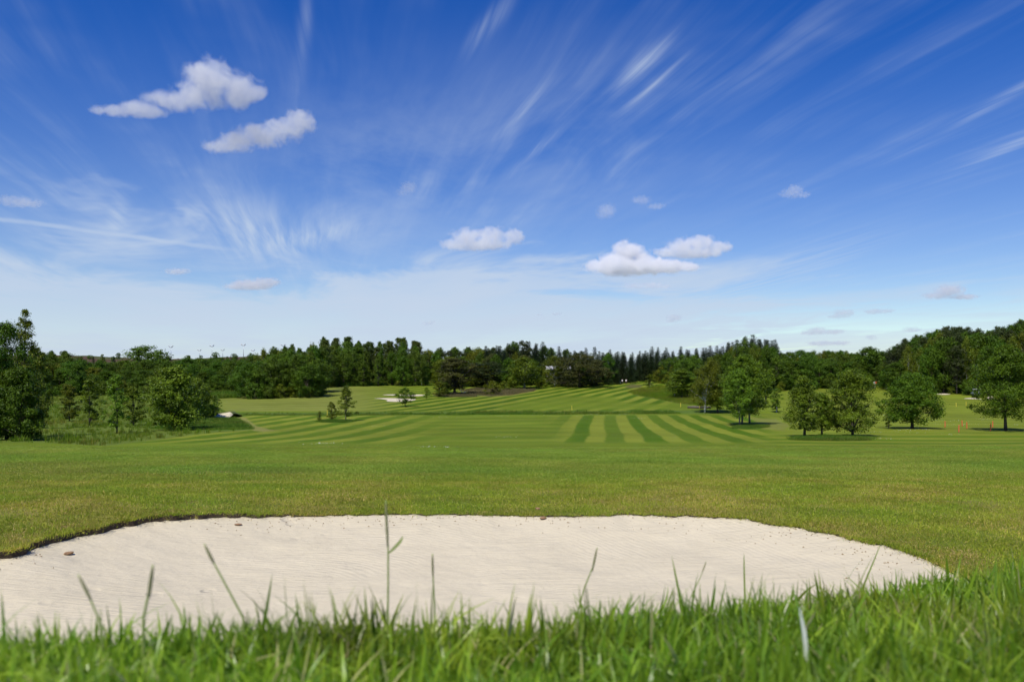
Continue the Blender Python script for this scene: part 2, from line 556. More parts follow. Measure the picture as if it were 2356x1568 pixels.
def ground_mat():
    m, t, out = mat('turf')
    at_ = t.n('ShaderNodeAttribute'); at_.attribute_name = 'tint'
    pos = t.n('ShaderNodeNewGeometry').outputs['Position']
    n1 = t.noise(pos, 0.22, 5, 0.6)
    n2 = t.noise(pos, 2.3, 5, 0.65)
    n3 = t.noise(pos, 17.0, 4, 0.7)
    k = t.m('ADD', 0.42, t.m('ADD', t.m('MULTIPLY', n1, 0.30), t.m('ADD', t.m('MULTIPLY', n2, 0.40), t.m('MULTIPLY', n3, 0.46))))
    hs = t.n('ShaderNodeHueSaturation')
    t.link(at_.outputs['Color'], hs.inputs['Color']); t.link(k, hs.inputs['Value'])
    t.link(t.m('ADD', 0.47, t.m('MULTIPLY', n2, 0.06)), hs.inputs['Hue'])
    p = t.n('ShaderNodeBsdfPrincipled')
    p.inputs['Roughness'].default_value = 0.85
    p.inputs['Specular IOR Level'].default_value = 0.04
    t.link(hs.outputs[0], p.inputs['Base Color'])
    b = t.n('ShaderNodeBump'); b.inputs['Strength'].default_value = 0.6; b.inputs['Distance'].default_value = 0.06
    t.link(t.m('ADD', t.noise(pos, 6.0, 6, 0.75), t.m('MULTIPLY', n2, 1.5)), b.inputs['Height'])
    t.link(b.outputs[0], p.inputs['Normal'])
    t.link(p.outputs[0], out.inputs[0])
    return m


def sand_mat(name, rake=True):
    m, t, out = mat(name)
    pos = t.n('ShaderNodeNewGeometry').outputs['Position']
    n1 = t.noise(pos, 0.9, 5, 0.6); n2 = t.noise(pos, 60, 4, 0.7); n3 = t.noise(pos, 9, 4, 0.6)
    col = t.mix(n1, (0.52, 0.457, 0.322, 1), (0.625, 0.553, 0.395, 1))
    hs = t.n('ShaderNodeHueSaturation'); t.link(col, hs.inputs['Color'])
    t.link(t.m('ADD', 0.74, t.m('ADD', t.m('MULTIPLY', n2, 0.22), t.m('ADD', t.m('MULTIPLY', n3, 0.14), t.m('MULTIPLY', t.noise(pos, 0.35, 4, 0.6), 0.20)))), hs.inputs['Value'])
    # specks of soil and leaf litter
    vo = t.n('ShaderNodeTexVoronoi'); vo.inputs['Scale'].default_value = 9.0; t.link(pos, vo.inputs['Vector'])
    sp = t.m('MULTIPLY', t.m('LESS_THAN', vo.outputs['Distance'], 0.055), t.m('GREATER_THAN', t.noise(pos, 1.1, 2), 0.53))
    col = t.mix(t.m('MULTIPLY', sp, 0.7), hs.outputs[0], (0.16, 0.11, 0.06, 1))
    p = t.n('ShaderNodeBsdfPrincipled')
    p.inputs['Roughness'].default_value = 0.9; p.inputs['Specular IOR Level'].default_value = 0.1
    t.link(col, p.inputs['Base Color'])
    h = t.m('ADD', t.m('MULTIPLY', n3, 0.6), t.m('MULTIPLY', n2, 0.25))
    if rake:
        def wave(rot, sc_, dist, typ='BANDS', loc=(0, 0, 0)):
            mp = t.n('ShaderNodeMapping'); mp.inputs['Rotation'].default_value = (0, 0, R(rot)); mp.inputs['Location'].default_value = loc
            t.link(pos, mp.inputs['Vector'])
            wt = t.n('ShaderNodeTexWave', wave_type=typ); wt.inputs['Scale'].default_value = sc_; wt.inputs['Distortion'].default_value = dist
            if typ == 'RINGS': wt.rings_direction = 'Z'
            wt.inputs['Detail'].default_value = 2; wt.inputs['Detail Scale'].default_value = 0.5
            t.link(mp.outputs[0], wt.inputs['Vector']); return wt.outputs['Fac']
        msk = t.ss(t.noise(pos, 0.42, 3, 0.5, 0.6), 0.46, 0.54)
        w1 = wave(62, 3.6, 9.0, 'BANDS'); w2 = wave(0, 3.4, 6.0, 'RINGS', (3.4, -8.3, 0))
        w = t.m('ADD', t.m('MULTIPLY', w1, msk), t.m('MULTIPLY', w2, t.m('SUBTRACT', 1.0, msk)))
        amp = t.ss(t.noise(pos, 0.7, 3), 0.35, 0.62)
        h = t.m('ADD', h, t.m('MULTIPLY', t.m('MULTIPLY', w, amp), 0.16))
        h = t.m('ADD', h, t.m('MULTIPLY', t.noise(pos, 2.4, 3), 2.4))
        # dragged rake strokes and scuffs
        for (rot, sx, sy, k_) in ((28, 1.1, 16.0, 0.9), (-14, 0.8, 11.0, 0.9), (70, 1.3, 14.0, 0.6)):
            mp = t.n('ShaderNodeMapping'); mp.inputs['Rotation'].default_value = (0, 0, R(rot)); mp.inputs['Scale'].default_value = (sx, sy, 1)
            t.link(pos, mp.inputs['Vector'])
            h = t.m('ADD', h, t.m('MULTIPLY', t.m('MULTIPLY', t.noise(mp.outputs[0], 1.0, 3, 0.6, 0.5), t.ss(t.noise(pos, 0.55 + 0.1 * k_, 2), 0.45, 0.6)), k_))
        vf = t.n('ShaderNodeTexVoronoi'); vf.inputs['Scale'].default_value = 2.1; t.link(pos, vf.inputs['Vector'])
        h = t.m('SUBTRACT', h, t.m('MULTIPLY', t.m('MULTIPLY', t.ss(vf.outputs['Distance'], 0.22, 0.10), t.ss(t.noise(pos, 0.5, 2), 0.55, 0.62)), 1.2))
    b = t.n('ShaderNodeBump'); b.inputs['Strength'].default_value = 0.6; b.inputs['Distance'].default_value = 0.035
    t.link(h, b.inputs['Height']); t.link(b.outputs[0], p.inputs['Normal'])
    t.link(p.outputs[0], out.inputs[0])
    return m


M = {}
M['turf'] = ground_mat()
M['sand'] = sand_mat('bunker sand')
M['sand_far'] = sand_mat('far sand', False)
M['soil'] = simple('soil edge', (0.055, 0.040, 0.026), 0.95, 0.5, 30, bump=0.6)
M['clod'] = simple('clod', (0.28, 0.17, 0.09), 0.95, 0.5, 40, bump=0.8)
M['bark'] = simple('bark', (0.085, 0.072, 0.055), 0.95, 0.4, 6, bump=0.8)
M['bark_pale'] = simple('pale bark', (0.16, 0.145, 0.12), 0.9, 0.4, 6, bump=0.5)
M['wood'] = simple('weathered timber', (0.24, 0.20, 0.17), 0.85, 0.25, 8, bump=0.3)
M['wood_dark'] = simple('dark timber', (0.06, 0.045, 0.04), 0.85, 0.3, 8)
M['orange'] = simple('orange stake paint', (0.62, 0.15, 0.055), 0.6, 0.15)
M['yellow'] = simple('yellow stake paint', (0.72, 0.58, 0.07), 0.6, 0.12)
M['white'] = simple('white paint', (0.78, 0.78, 0.76), 0.55, 0.06)
M['deadwood'] = simple('bleached dead wood', (0.60, 0.57, 0.52), 0.8, 0.2, 5, bump=0.4)
M['roofsheet'] = simple('pale roof sheet', (0.60, 0.60, 0.60), 0.6, 0.1)
M['shedwall'] = simple('shed wall', (0.20, 0.19, 0.17), 0.8, 0.15)
M['metal'] = simple('galvanised metal', (0.45, 0.47, 0.49), 0.45, 0.1, metal=0.6)
M['lamp'] = simple('floodlight housing', (0.80, 0.80, 0.80), 0.3, 0.03)
M['black'] = simple('black rubber', (0.02, 0.02, 0.02), 0.7, 0.1)
M['red'] = simple('red cloth', (0.55, 0.03, 0.03), 0.8, 0.1)
M['skin'] = simple('skin', (0.55, 0.33, 0.24), 0.6, 0.06)
M['trousers'] = simple('dark cloth', (0.02, 0.022, 0.03), 0.9, 0.2)
M['shirt'] = simple('white shirt', (0.82, 0.82, 0.82), 0.9, 0.04)
M['hair'] = simple('grey hair', (0.22, 0.20, 0.18), 0.8, 0.2)
M['blue'] = simple('blue grey bodywork', (0.15, 0.17, 0.22), 0.4, 0.08)
M['daisy'] = simple('white flower', (0.80, 0.80, 0.76), 0.8, 0.05)
M['drystalk'] = simple('dry stalk', (0.24, 0.20, 0.085), 0.8, 0.3, 60)
M['seedhead'] = simple('seed head', (0.22, 0.22, 0.10), 0.9, 0.4, 90)
M['dryblade'] = simple('bleached blade', (0.62, 0.66, 0.58), 0.5, 0.15, 60)
M['stalk'] = simple('green stalk', (0.26, 0.33, 0.09), 0.6, 0.25, 60)


def birch_mat():
    m, t, out = mat('birch bark')
    co = t.n('ShaderNodeTexCoord').outputs['Object']
    mp = t.n('ShaderNodeMapping'); mp.inputs['Scale'].default_value = (1, 1, 3.5); t.link(co, mp.inputs['Vector'])
    f = t.ss(t.noise(mp.outputs[0], 2.2, 4, 0.6), 0.52, 0.60)
    p = t.n('ShaderNodeBsdfPrincipled'); p.inputs['Roughness'].default_value = 0.8
    t.link(t.mix(f, (0.66, 0.64, 0.60, 1), (0.05, 0.045, 0.04, 1)), p.inputs['Base Color'])
    t.link(p.outputs[0], out.inputs[0])
    return m


M['birch'] = birch_mat()
M['lf_oak'] = leaf_mat('dark broadleaf', (0.018, 0.048, 0.003), (0.108, 0.193, 0.010))
M['lf_mid'] = leaf_mat('mid broadleaf', (0.025, 0.056, 0.005), (0.128, 0.211, 0.014))
M['lf_yel'] = leaf_mat('yellow green broadleaf', (0.043, 0.066, 0.005), (0.202, 0.235, 0.014))
M['lf_birch'] = leaf_mat('birch leaf', (0.039, 0.067, 0.006), (0.199, 0.246, 0.018))
M['lf_alder'] = leaf_mat('alder leaf', (0.025, 0.058, 0.005), (0.199, 0.302, 0.018), rough=0.45)
M['lf_maple'] = leaf_mat('maple leaf', (0.023, 0.056, 0.003), (0.123, 0.205, 0.008))
M['lf_pop'] = leaf_mat('silvery leaf', (0.024, 0.042, 0.008), (0.121, 0.164, 0.024))
M['lf_spruce'] = leaf_mat('spruce needles', (0.012, 0.027, 0.008), (0.051, 0.083, 0.019), 0.12)
M['lf_pine'] = leaf_mat('pine needles', (0.026, 0.034, 0.008), (0.095, 0.103, 0.018), 0.15)
M['lf_pined'] = leaf_mat('dark pine needles', (0.014, 0.027, 0.006), (0.060, 0.078, 0.014), 0.15)
M['g_bank'] = grass_mat('bank grass', (0.120, 0.235, 0.010), (0.330, 0.450, 0.032), (0.55, 0.50, 0.22), 3.0, 0.42, 0.05, 0.5, 0.65, 1.3, 0.965)
M['g_rough'] = grass_mat('rough grass', (0.200, 0.295, 0.018), (0.390, 0.420, 0.038), (0.60, 0.48, 0.14), 0.45, 0.35, 0.30)
M['g_dry'] = grass_mat('dry lip grass', (0.300, 0.290, 0.040), (0.480, 0.410, 0.090), (0.60, 0.46, 0.18), 0.8, 0.3, 0.4)
M['g_semi'] = grass_mat('semi rough grass', (0.185, 0.285, 0.026), (0.325, 0.405, 0.050), (0.46, 0.43, 0.10), 0.12, 0.35, 0.22)
M['g_long'] = grass_mat('long grass', (0.082, 0.152, 0.007), (0.204, 0.276, 0.014), (0.270, 0.240, 0.045), 0.06, 0.35, 0.35)
M['g_ditch'] = grass_mat('ditch grass', (0.065, 0.139, 0.010), (0.143, 0.233, 0.021), (0.309, 0.302, 0.060), 0.06, 0.35, 0.15)

# ------------------------------------------------------------------ ground sheet
def poly_zone(u, v, pts, soft, seed=0):
    """soft edged zone, 1 inside; outline raggedness from noise"""
    d = polydist(u, v * 3.0, [(x, y * 3.0) for x, y in pts])
    return sstep(-d, -soft, soft)


LEFT_ROUGH = [(-120, 442), (0, 442.4), (49, 442.4), (104, 445.6), (163, 438.5), (213, 432), (255, 428.8), (238, 418.4), (231, 415.2), (206, 399), (204, 394.5), (50, 391.5), (-120, 391)]
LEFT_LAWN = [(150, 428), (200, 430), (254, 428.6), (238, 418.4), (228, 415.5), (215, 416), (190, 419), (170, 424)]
BROWN = zoomed(1700, 1250, 2.356, [(330, 730), (470, 712), (700, 715), (1040, 722), (1020, 738), (800, 775), (600, 785), (480, 770)])
PINE_RO = zoomed(1700, 1250, 2.356, [(80, 780), (180, 752), (330, 755), (500, 770), (480, 790), (200, 795)])
RIGHT_RO = zoomed(2500, 1250, 2.356, [(30, 745), (150, 712), (330, 690), (560, 700), (1000, 760), (1050, 850), (700, 870), (520, 855), (330, 815), (100, 775)])
RIGHT_RO2 = zoomed(2500, 1250, 2.356, [(0, 690), (60, 668), (160, 675), (150, 705), (30, 708)])
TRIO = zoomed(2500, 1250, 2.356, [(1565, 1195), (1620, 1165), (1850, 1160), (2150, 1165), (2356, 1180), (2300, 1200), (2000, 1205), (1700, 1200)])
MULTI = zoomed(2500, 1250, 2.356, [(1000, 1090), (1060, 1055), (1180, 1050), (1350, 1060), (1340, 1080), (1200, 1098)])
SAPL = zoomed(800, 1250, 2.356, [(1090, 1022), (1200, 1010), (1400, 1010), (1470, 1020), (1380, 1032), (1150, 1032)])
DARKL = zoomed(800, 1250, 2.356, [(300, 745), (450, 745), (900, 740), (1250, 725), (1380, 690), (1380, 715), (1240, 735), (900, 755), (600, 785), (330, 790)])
DRYR = zoomed(2500, 1250, 2.356, [(1180, 985), (1420, 1000), (1560, 1060), (1480, 1110), (1300, 1090)])
WORN = zoomed(800, 1250, 2.356, [(335, 985), (425, 985), (520, 1060), (640, 1098), (720, 1106), (600, 1118), (505, 1108), (430, 1045)])


def ground_tint(X, Y, Z):
    YY = np.maximum(Y, 0.2)
    u = 512 + F * X / YY
    v = HV - F * Z / YY
    n_big = fbm(X / 14, Y / 14, 101, 4); n_mid = fbm(X / 3, Y / 3, 111, 4); n_sm = fbm(X * 1.2, Y * 1.2, 121, 3)
    def c(r, g, b): return np.array([r, g, b])[None, :]
    def mix(a, b, k): return a * (1 - k[:, None]) + b * k[:, None]
    N = len(X)
    light = np.repeat(c(0.175, 0.205, 0.022), N, 0); dark = np.repeat(c(0.060, 0.118, 0.005), N, 0)
    mid = np.repeat(c(0.120, 0.168, 0.013), N, 0)
    col = mid.copy()
    uj = u + 5 * (n_mid - .5); vj = v + 1.0 * (fbm(X / 6, Y / 6, 131, 3) - .5)
    # --- near fairway, mown in parallel bands along the line of play
    k = 0.09 + 0.045 * np.tanh(X / 15)
    s = X - k * (Y - 98) - 12.27 + 0.35 * np.sin(Y / 17.0) + 0.25 * np.sin(X / 13.0 + Y / 40.0) + 0.5 * (n_big - .5)
    vary = 0.72 + 0.28 * hash2(np.floor(s / 3.67 + .5), np.zeros_like(s), 5)
    band = np.cos(2 * np.pi * np.where(s < -16, (s + 16) / 4.7 - 16 / 3.67, s / 3.67))
    bk = sstep(band + 0.5 * (n_mid - .5), -0.30, 0.30) * vary
    reg1 = sstep(Y, 60, 70) * (1 - sstep(Y, 138, 146))
    side = np.maximum(sstep(u, 470, 380) * sstep(u, 60, 110), sstep(u, 535, 585) * (1 - sstep(u, 745, 800)))
    side = side * (0.85 + 0.7 * (n_big - .4))
    k1 = np.clip(reg1 * side, 0, 1)
    col = mix(col, mix(light, dark, bk), k1)
    # faint cross bands in the middle of it
    kk = reg1 * (1 - side) * 0.5
    s2 = Y - 0.25 * X + 6 * (n_big - .5)
    col = mix(col, mix(light, dark, sstep(np.cos(2 * np.pi * s2 / 11.0), -0.6, 0.6)), np.clip(kk, 0, 1) * 0.55)
    # --- far fairway beyond the ditch: bands sweeping away to the right
    th = R(23)
    s3 = X * math.cos(th) - Y * math.sin(th) + 4.0 * np.sin((Y - 160) / 60) + 0.8 * (n_big - .5)
    b3 = sstep(np.cos(2 * np.pi * s3 / 5.0), -0.3, 0.3)
    reg3 = sstep(Y, 156, 160) * (1 - sstep(Y, 290, 300)) * sstep(u, 330, 400) * (1 - sstep(u, 655, 680))
    hole = poly_zone(u, v, zoomed(1700, 1250, 2.356, [(700, 880), (1050, 815), (1300, 785), (1800, 790), (1850, 840), (2250, 860), (2356, 880), (2356, 905), (700, 920)]), 6)
    reg3 = reg3 * (1 - 0.85 * hole)
    col = mix(col, mix(light, dark * 0.9, b3), np.clip(reg3, 0, 1))
    # left part of the far field: paler, thin lines
    regL = sstep(Y, 156, 160) * (1 - sstep(u, 330, 420)) * sstep(u, 190, 235)
    th2 = R(70)
    s4 = X * math.cos(th2) - Y * math.sin(th2)
    b4 = sstep(np.cos(2 * np.pi * s4 / 7.5), 0.3, 0.95)
    pale = np.repeat(c(0.188, 0.200, 0.045), N, 0)
    col = mix(col, mix(pale, mid, 0.75 * b4), regL * 0.85)
    # rough verge along the ditch
    dd = np.abs(Y - ditch_y(X) - 2.0)
    col = mix(col, np.repeat(c(0.085, 0.135, 0.022), N, 0), (1 - sstep(dd, 3, 7)) * sstep(u, 200, 240) * (1 - sstep(u, 700, 720)))
    # right-hand field, pale bands running across
    regR = sstep(u, 745, 800) * sstep(Y, 50, 60)
    b5 = sstep(np.cos(2 * np.pi * (Y + 0.10 * X + 5 * (n_big - .5)) / 9.5), -0.5, 0.6)
    col = mix(col, mix(light * 1.0, dark * 1.15, b5 * (0.3 + 0.5 * (1 - sstep(Y, 75, 95)))), regR * 0.9)
    # --- zones
    rough = np.repeat(c(0.105, 0.145, 0.022), N, 0)
    col = mix(col, rough, poly_zone(uj, vj, LEFT_ROUGH, 1.6))
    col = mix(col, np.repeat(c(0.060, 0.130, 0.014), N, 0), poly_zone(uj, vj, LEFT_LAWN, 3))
    col = mix(col, np.repeat(c(0.150, 0.130, 0.050), N, 0), poly_zone(uj, vj, BROWN, 5))
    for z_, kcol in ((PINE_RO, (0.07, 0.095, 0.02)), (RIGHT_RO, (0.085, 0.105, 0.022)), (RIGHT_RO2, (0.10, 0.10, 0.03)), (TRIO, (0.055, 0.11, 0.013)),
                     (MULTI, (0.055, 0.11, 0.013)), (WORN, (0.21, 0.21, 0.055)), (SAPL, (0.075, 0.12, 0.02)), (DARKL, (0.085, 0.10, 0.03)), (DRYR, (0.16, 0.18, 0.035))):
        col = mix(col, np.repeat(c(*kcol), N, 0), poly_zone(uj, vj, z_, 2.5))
    # --- semi rough this side of the fairway, then rough around the bunker
    semi = np.repeat(c(0.155, 0.208, 0.024), N, 0)
    e1 = 447.5 + 2.0 * np.sin(u / 140.0) + 1.5 * (n_big - .5)
    e1 = e1 + np.interp(u, [0, 104, 250, 520, 720, 800, 1024], [-4, -1, 2.5, 1, 1.0, 6, 10])
    ks = sstep(v, e1 - 1.0, e1 + 1.5) * (Y < 90) * (Y > 2)
    col = mix(col, semi * (0.88 + 0.3 * n_mid[:, None]), ks)
    e2 = np.interp(u, [0, 150, 350, 520, 700, 860, 1024], [465, 468, 471, 472, 471, 478, 489])
    kr = sstep(v, e2 - 1.5, e2 + 2.5) * (Y > 2) * (Y < 60)
    col = mix(col, mix(np.repeat(c(0.140, 0.165, 0.028), N, 0), np.repeat(c(0.23, 0.20, 0.060), N, 0), sstep(n_mid, 0.45, 0.62)), kr)
    # dark fringe where the rough begins
    kf = np.exp(-((v - e2) / 2.6) ** 2) * (Y < 60) * (Y > 8) * (0.4 + 0.9 * n_sm)
    col = mix(col, np.repeat(c(0.055, 0.115, 0.02), N, 0), np.clip(kf, 0, 1) * 0.6)
    # broad green and yellowish drifts everywhere beyond
    kd = sstep(Y, 15, 40)
    col = col * (1 + kd[:, None] * (0.34 * (n_big - .5) + 0.25 * (n_mid - .5))[:, None])
    # bank under the camera
    kb = (Y < 5)
    col[kb] = np.array([0.055, 0.085, 0.016])
    # heather and rough land far off
    kh = sstep(Y, 420, 560)
    hn = fbm(X / 25, Y / 60, 141, 4)
    col = mix(col, mix(np.repeat(c(0.085, 0.050, 0.035), N, 0), np.repeat(c(0.075, 0.095, 0.03), N, 0), sstep(hn, 0.48, 0.62)), kh)
    kh2 = kh * sstep(u, 700, 800)
    col = mix(col, np.repeat(c(0.22, 0.20, 0.09), N, 0), kh2)
    return np.clip(col, 0.005, 0.8)


def build_ground():
    fine = np.arange(-37, 37.001, 0.1)
    th = np.concatenate([np.arange(-180, -37, 3.0), fine, np.arange(39, 180, 3.0)])
    r = np.concatenate([np.geomspace(0.08, 9.0, 60), np.linspace(9.06, 14.5, 90), np.linspace(14.65, 42, 130), np.linspace(43, 180, 150),
                        np.linspace(181, 330, 100), np.geomspace(336, 4400, 46)])
    T, Rr = np.meshgrid(np.radians(th), r)
    X = (np.sin(T) * Rr).ravel(); Y = (np.cos(T) * Rr).ravel()
    Z = ground(X, Y)
    nr, nt = T.shape
    i = np.arange(nr - 1)[:, None] * nt; j = np.arange(nt)[None, :]; j2 = (j + 1) % nt
    f = np.stack([i + j, i + j2, i + nt + j2, i + nt + j], -1).reshape(-1, 4)[:, ::-1]
    V = np.stack([X, Y, Z], 1)
    c0 = len(V)
    V = np.vstack([V, [[0, 0, -0.14]]])
    me = mesh_np('ground', V, f, True)
    bm_tri = None
    tint = np.ones((len(V), 4), np.float32)
    tint[:-1, :3] = ground_tint(X, Y, Z)
    tint[-1, :3] = tint[0, :3]
    a = me.attributes.new('tint', 'FLOAT_COLOR', 'POINT')
    a.data.foreach_set('color', tint.ravel())
    return struct(obj('ground', me, M['turf']))


build_ground()


def build_sand():
    xs = np.arange(-9.4, 6.6, 0.055); ys = np.arange(4.0, 14.4, 0.055)
    Xg, Yg = np.meshgrid(xs, ys)
    d = polydist(Xg.ravel(), Yg.ravel(), BUNK).reshape(Xg.shape)
    Z = sand_z(Xg.ravel(), Yg.ravel(), d.ravel()).reshape(Xg.shape)
    Z = Z - sstep(d, 0.0, 0.10) * 0.12
    ny, nx = Xg.shape
    idx = np.arange(nx * ny).reshape(ny, nx)
    f = np.stack([idx[:-1, :-1], idx[:-1, 1:], idx[1:, 1:], idx[1:, :-1]], -1)
    keep = (np.minimum.reduce([d[:-1, :-1], d[:-1, 1:], d[1:, 1:], d[1:, :-1]]) < 0.09)
    f = f[keep]
    used = np.unique(f); mp = np.full(nx * ny, -1); mp[used] = np.arange(len(used))
    V = np.stack([Xg.ravel(), Yg.ravel(), Z.ravel()], 1)[used]
    struct(obj('bunker_sand', mesh_np('bunker_sand', V, mp[f], True), M['sand']))
    # cut turf edge: dark soil face between turf and sand
    P = BUNK; n = len(P)
    v = []; fc = []
    area = sum(P[i - 1][0] * P[i][1] - P[i][0] * P[i - 1][1] for i in range(n))
    sgn = 1 if area > 0 else -1
    for i, (x, y) in enumerate(P):
        px_, py_ = P[i - 1]; nx_, ny_ = P[(i + 1) % n]
        t = Vector((nx_ - px_, ny_ - py_)).normalized(); nn = Vector((t.y, -t.x))
        for (o, dz) in ((0.05, -0.004), (0.012, 0.006), (-0.012, -0.03), (-0.02, -0.45)):
            jx = 0.012 * (random.random() - .5)
            xx, yy = x + nn.x * sgn * o + jx, y + nn.y * sgn * o + jx
            v.append((xx, yy, gz(xx, yy) + dz + 0.008 * (random.random() - .5)))
    for i in range(n):
        a = i * 4; b = ((i + 1) % n) * 4
        for k in range(3): fc.append((a + k, a + k + 1, b + k + 1, b + k))
    struct(obj('bunker_lip', mesh_np('bunker_lip', v, fc, True), M['soil']))


random.seed(3)
build_sand()


def sand_litter():
    g = np.random.default_rng(44)
    P = np.array(BUNK); V = []; Fc = []
    c = np.array([-1.0, 8.5]); i = g.integers(0, len(P), 800)
    pp = P[i] + (c - P[i]) * np.abs(g.normal(0, 0.07, (800, 1))) + g.normal(0, 0.06, (800, 2))
    pp = pp[fbm(pp[:, 0] * .9, pp[:, 1] * .9, 450, 3) > 0.46]
    dd = polydist(pp[:, 0], pp[:, 1], BUNK); zz = sand_z(pp[:, 0], pp[:, 1], dd)
    for p, d, z in zip(pp, dd, zz):
        if d > -0.02: continue
        l = g.uniform(0.006, 0.045); w = g.uniform(0.002, 0.007); an = g.uniform(0, 6.28)
        e = np.array([math.cos(an), math.sin(an)]); n_ = np.array([-e[1], e[0]]); i0 = len(V)
        for (s_, q_, h_) in ((-1, 0, .004), (0, 1, .010), (1, 0, .006), (0, -1, .004), (0, 0, .016)):
            xy = p + e * l * s_ * .5 + n_ * w * q_; V.append((xy[0], xy[1], z + h_))
        Fc += [(i0, i0 + 1, i0 + 4), (i0 + 1, i0 + 2, i0 + 4), (i0 + 2, i0 + 3, i0 + 4), (i0 + 3, i0, i0 + 4)]
    m_ = simple('dry litter', (0.26, 0.17, 0.08), 0.9, 0.5, 30)
    stuff(obj('sand_litter', mesh_np('sand_litter', V, Fc), m_), 'crumbs of soil and dry grass along the edges of the bunker sand', 'litter')


sand_litter()


def far_bunker(pts, name='sand_bunker'):
    """far sand hollow: outline read in the picture, laid on the turf"""
    P = [at(u, v) for u, v in pts]
    xy = catmull([(p.x, p.y) for p in P], 4)
    cx = sum(p[0] for p in xy) / len(xy); cy = sum(p[1] for p in xy) / len(xy)
    v = []; f = []
    n = len(xy); rings = 5
    for r_ in range(rings):
        k = 1 - r_ / rings
        for (x, y) in xy:
            X = cx + (x - cx) * k; Y = cy + (y - cy) * k
            v.append((X, Y, gz(X, Y) + 0.05 - 0.02 * r_ / rings))
    v.append((cx, cy, gz(cx, cy) + 0.03))
    for r_ in range(rings - 1):
        for i in range(n):
            f.append((r_ * n + i, r_ * n + (i + 1) % n, (r_ + 1) * n + (i + 1) % n, (r_ + 1) * n + i))
    for i in range(n): f.append(((rings - 1) * n + i, (rings - 1) * n + (i + 1) % n, rings * n))
    return struct(obj(name, mesh_np(name, v, f, True), M['sand_far']))


Z5 = lambda pts: zoomed(1460, 1440, 3.366, pts)
ZR = lambda pts: zoomed(3440, 1490, 3.591, pts)
far_bunker(Z5([(235, 466), (330, 460), (450, 458), (620, 459), (790, 463), (785, 476), (640, 481), (480, 475), (330, 471)]))
far_bunker(Z5([(130, 514), (250, 509), (450, 512), (580, 518), (685, 526), (640, 540), (450, 557), (290, 553), (305, 538), (215, 522)]))
far_bunker(ZR([(345, 224), (410, 221), (480, 227), (420, 232)]))
far_bunker(ZR([(270, 186), (320, 183), (360, 188), (310, 192)]))
far_bunker(ZR([(435, 194), (470, 191), (515, 196), (470, 201)]))
far_bunker(ZR([(1090, 308), (1140, 300), (1190, 296), (1250, 299), (1300, 307), (1200, 315)]))
far_bunker(ZR([(1480, 370), (1560, 362), (1640, 360), (1720, 372), (1740, 380), (1600, 376)]))
far_bunker(ZR([(1820, 348), (1900, 340), (1930, 376), (1850, 374)]))

# ------------------------------------------------------------------ grass: tufts scattered with geometry nodes
def blade_tuft(seed, n, spread, hmin, hmax, wid, segs=4, lean=0.5):
    g = np.random.default_rng(seed)
    V = []; Fc = []
    for b in range(n):
        bx, by = g.normal(0, spread, 2)
        h = g.uniform(hmin, hmax); w = wid * g.uniform(0.6, 1.25)
        a = g.uniform(0, 2 * np.pi); ln = abs(g.normal(0, lean)) * h
        fa = g.uniform(0, 2 * np.pi); fx, fy = np.cos(fa) * w / 2, np.sin(fa) * w / 2
        i0 = len(V)
        for s_ in range(segs + 1):
            t = s_ / segs
            x = bx + np.cos(a) * ln * t ** 2; y = by + np.sin(a) * ln * t ** 2
            z = h * (t - 0.28 * (ln / h) * t ** 2)
            k = (1 - t ** 2.2) * (0.75 + 0.5 * min(1, t * 3))
            if s_ < segs:
                V.append((x - fx * k, y - fy * k, z)); V.append((x + fx * k, y + fy * k, z))
            else:
                V.append((x, y, z))
        for s_ in range(segs - 1):
            Fc.append((i0 + 2 * s_, i0 + 2 * s_ + 1, i0 + 2 * s_ + 3, i0 + 2 * s_ + 2))
        Fc.append((i0 + 2 * segs - 2, i0 + 2 * segs - 1, i0 + 2 * segs))
    return mesh_np('tuft', V, Fc, True)


def tuft_collection(name, material, variants):
    c = bpy.data.collections.new(name)
    for k, kw in enumerate(variants):
        me = blade_tuft(**kw); me.materials.append(material)
        o = bpy.data.objects.new('tuft_source', me)
        c.objects.link(o)
    return c


def scatter_group():
    g = bpy.data.node_groups.new('scatter', 'GeometryNodeTree')
    g.interface.new_socket('Geometry', in_out='INPUT', socket_type='NodeSocketGeometry')
    g.interface.new_socket('Collection', in_out='INPUT', socket_type='NodeSocketCollection')
    g.interface.new_socket('Geometry', in_out='OUTPUT', socket_type='NodeSocketGeometry')
    N = g.nodes
    gi = N.new('NodeGroupInput'); go = N.new('NodeGroupOutput')
    ci = N.new('GeometryNodeCollectionInfo'); ci.transform_space = 'RELATIVE'
    ci.inputs['Separate Children'].default_value = True; ci.inputs['Reset Children'].default_value = True
    ip = N.new('GeometryNodeInstanceOnPoints'); ip.inputs['Pick Instance'].default_value = True
    ra = N.new('GeometryNodeInputNamedAttribute'); ra.data_type = 'FLOAT_VECTOR'; ra.inputs['Name'].default_value = 'rot'
    sa = N.new('GeometryNodeInputNamedAttribute'); sa.data_type = 'FLOAT_VECTOR'; sa.inputs['Name'].default_value = 'scl'
    e2r = N.new('FunctionNodeEulerToRotation')
    L = g.links.new
    L(gi.outputs['Geometry'], ip.inputs['Points']); L(gi.outputs['Collection'], ci.inputs['Collection'])
    L(ci.outputs[0], ip.inputs['Instance'])
    L(ra.outputs['Attribute'], e2r.inputs[0]); L(e2r.outputs[0], ip.inputs['Rotation'])
    L(sa.outputs['Attribute'], ip.inputs['Scale'])
    L(ip.outputs[0], go.inputs[0])
    return g


SCATTER = scatter_group()


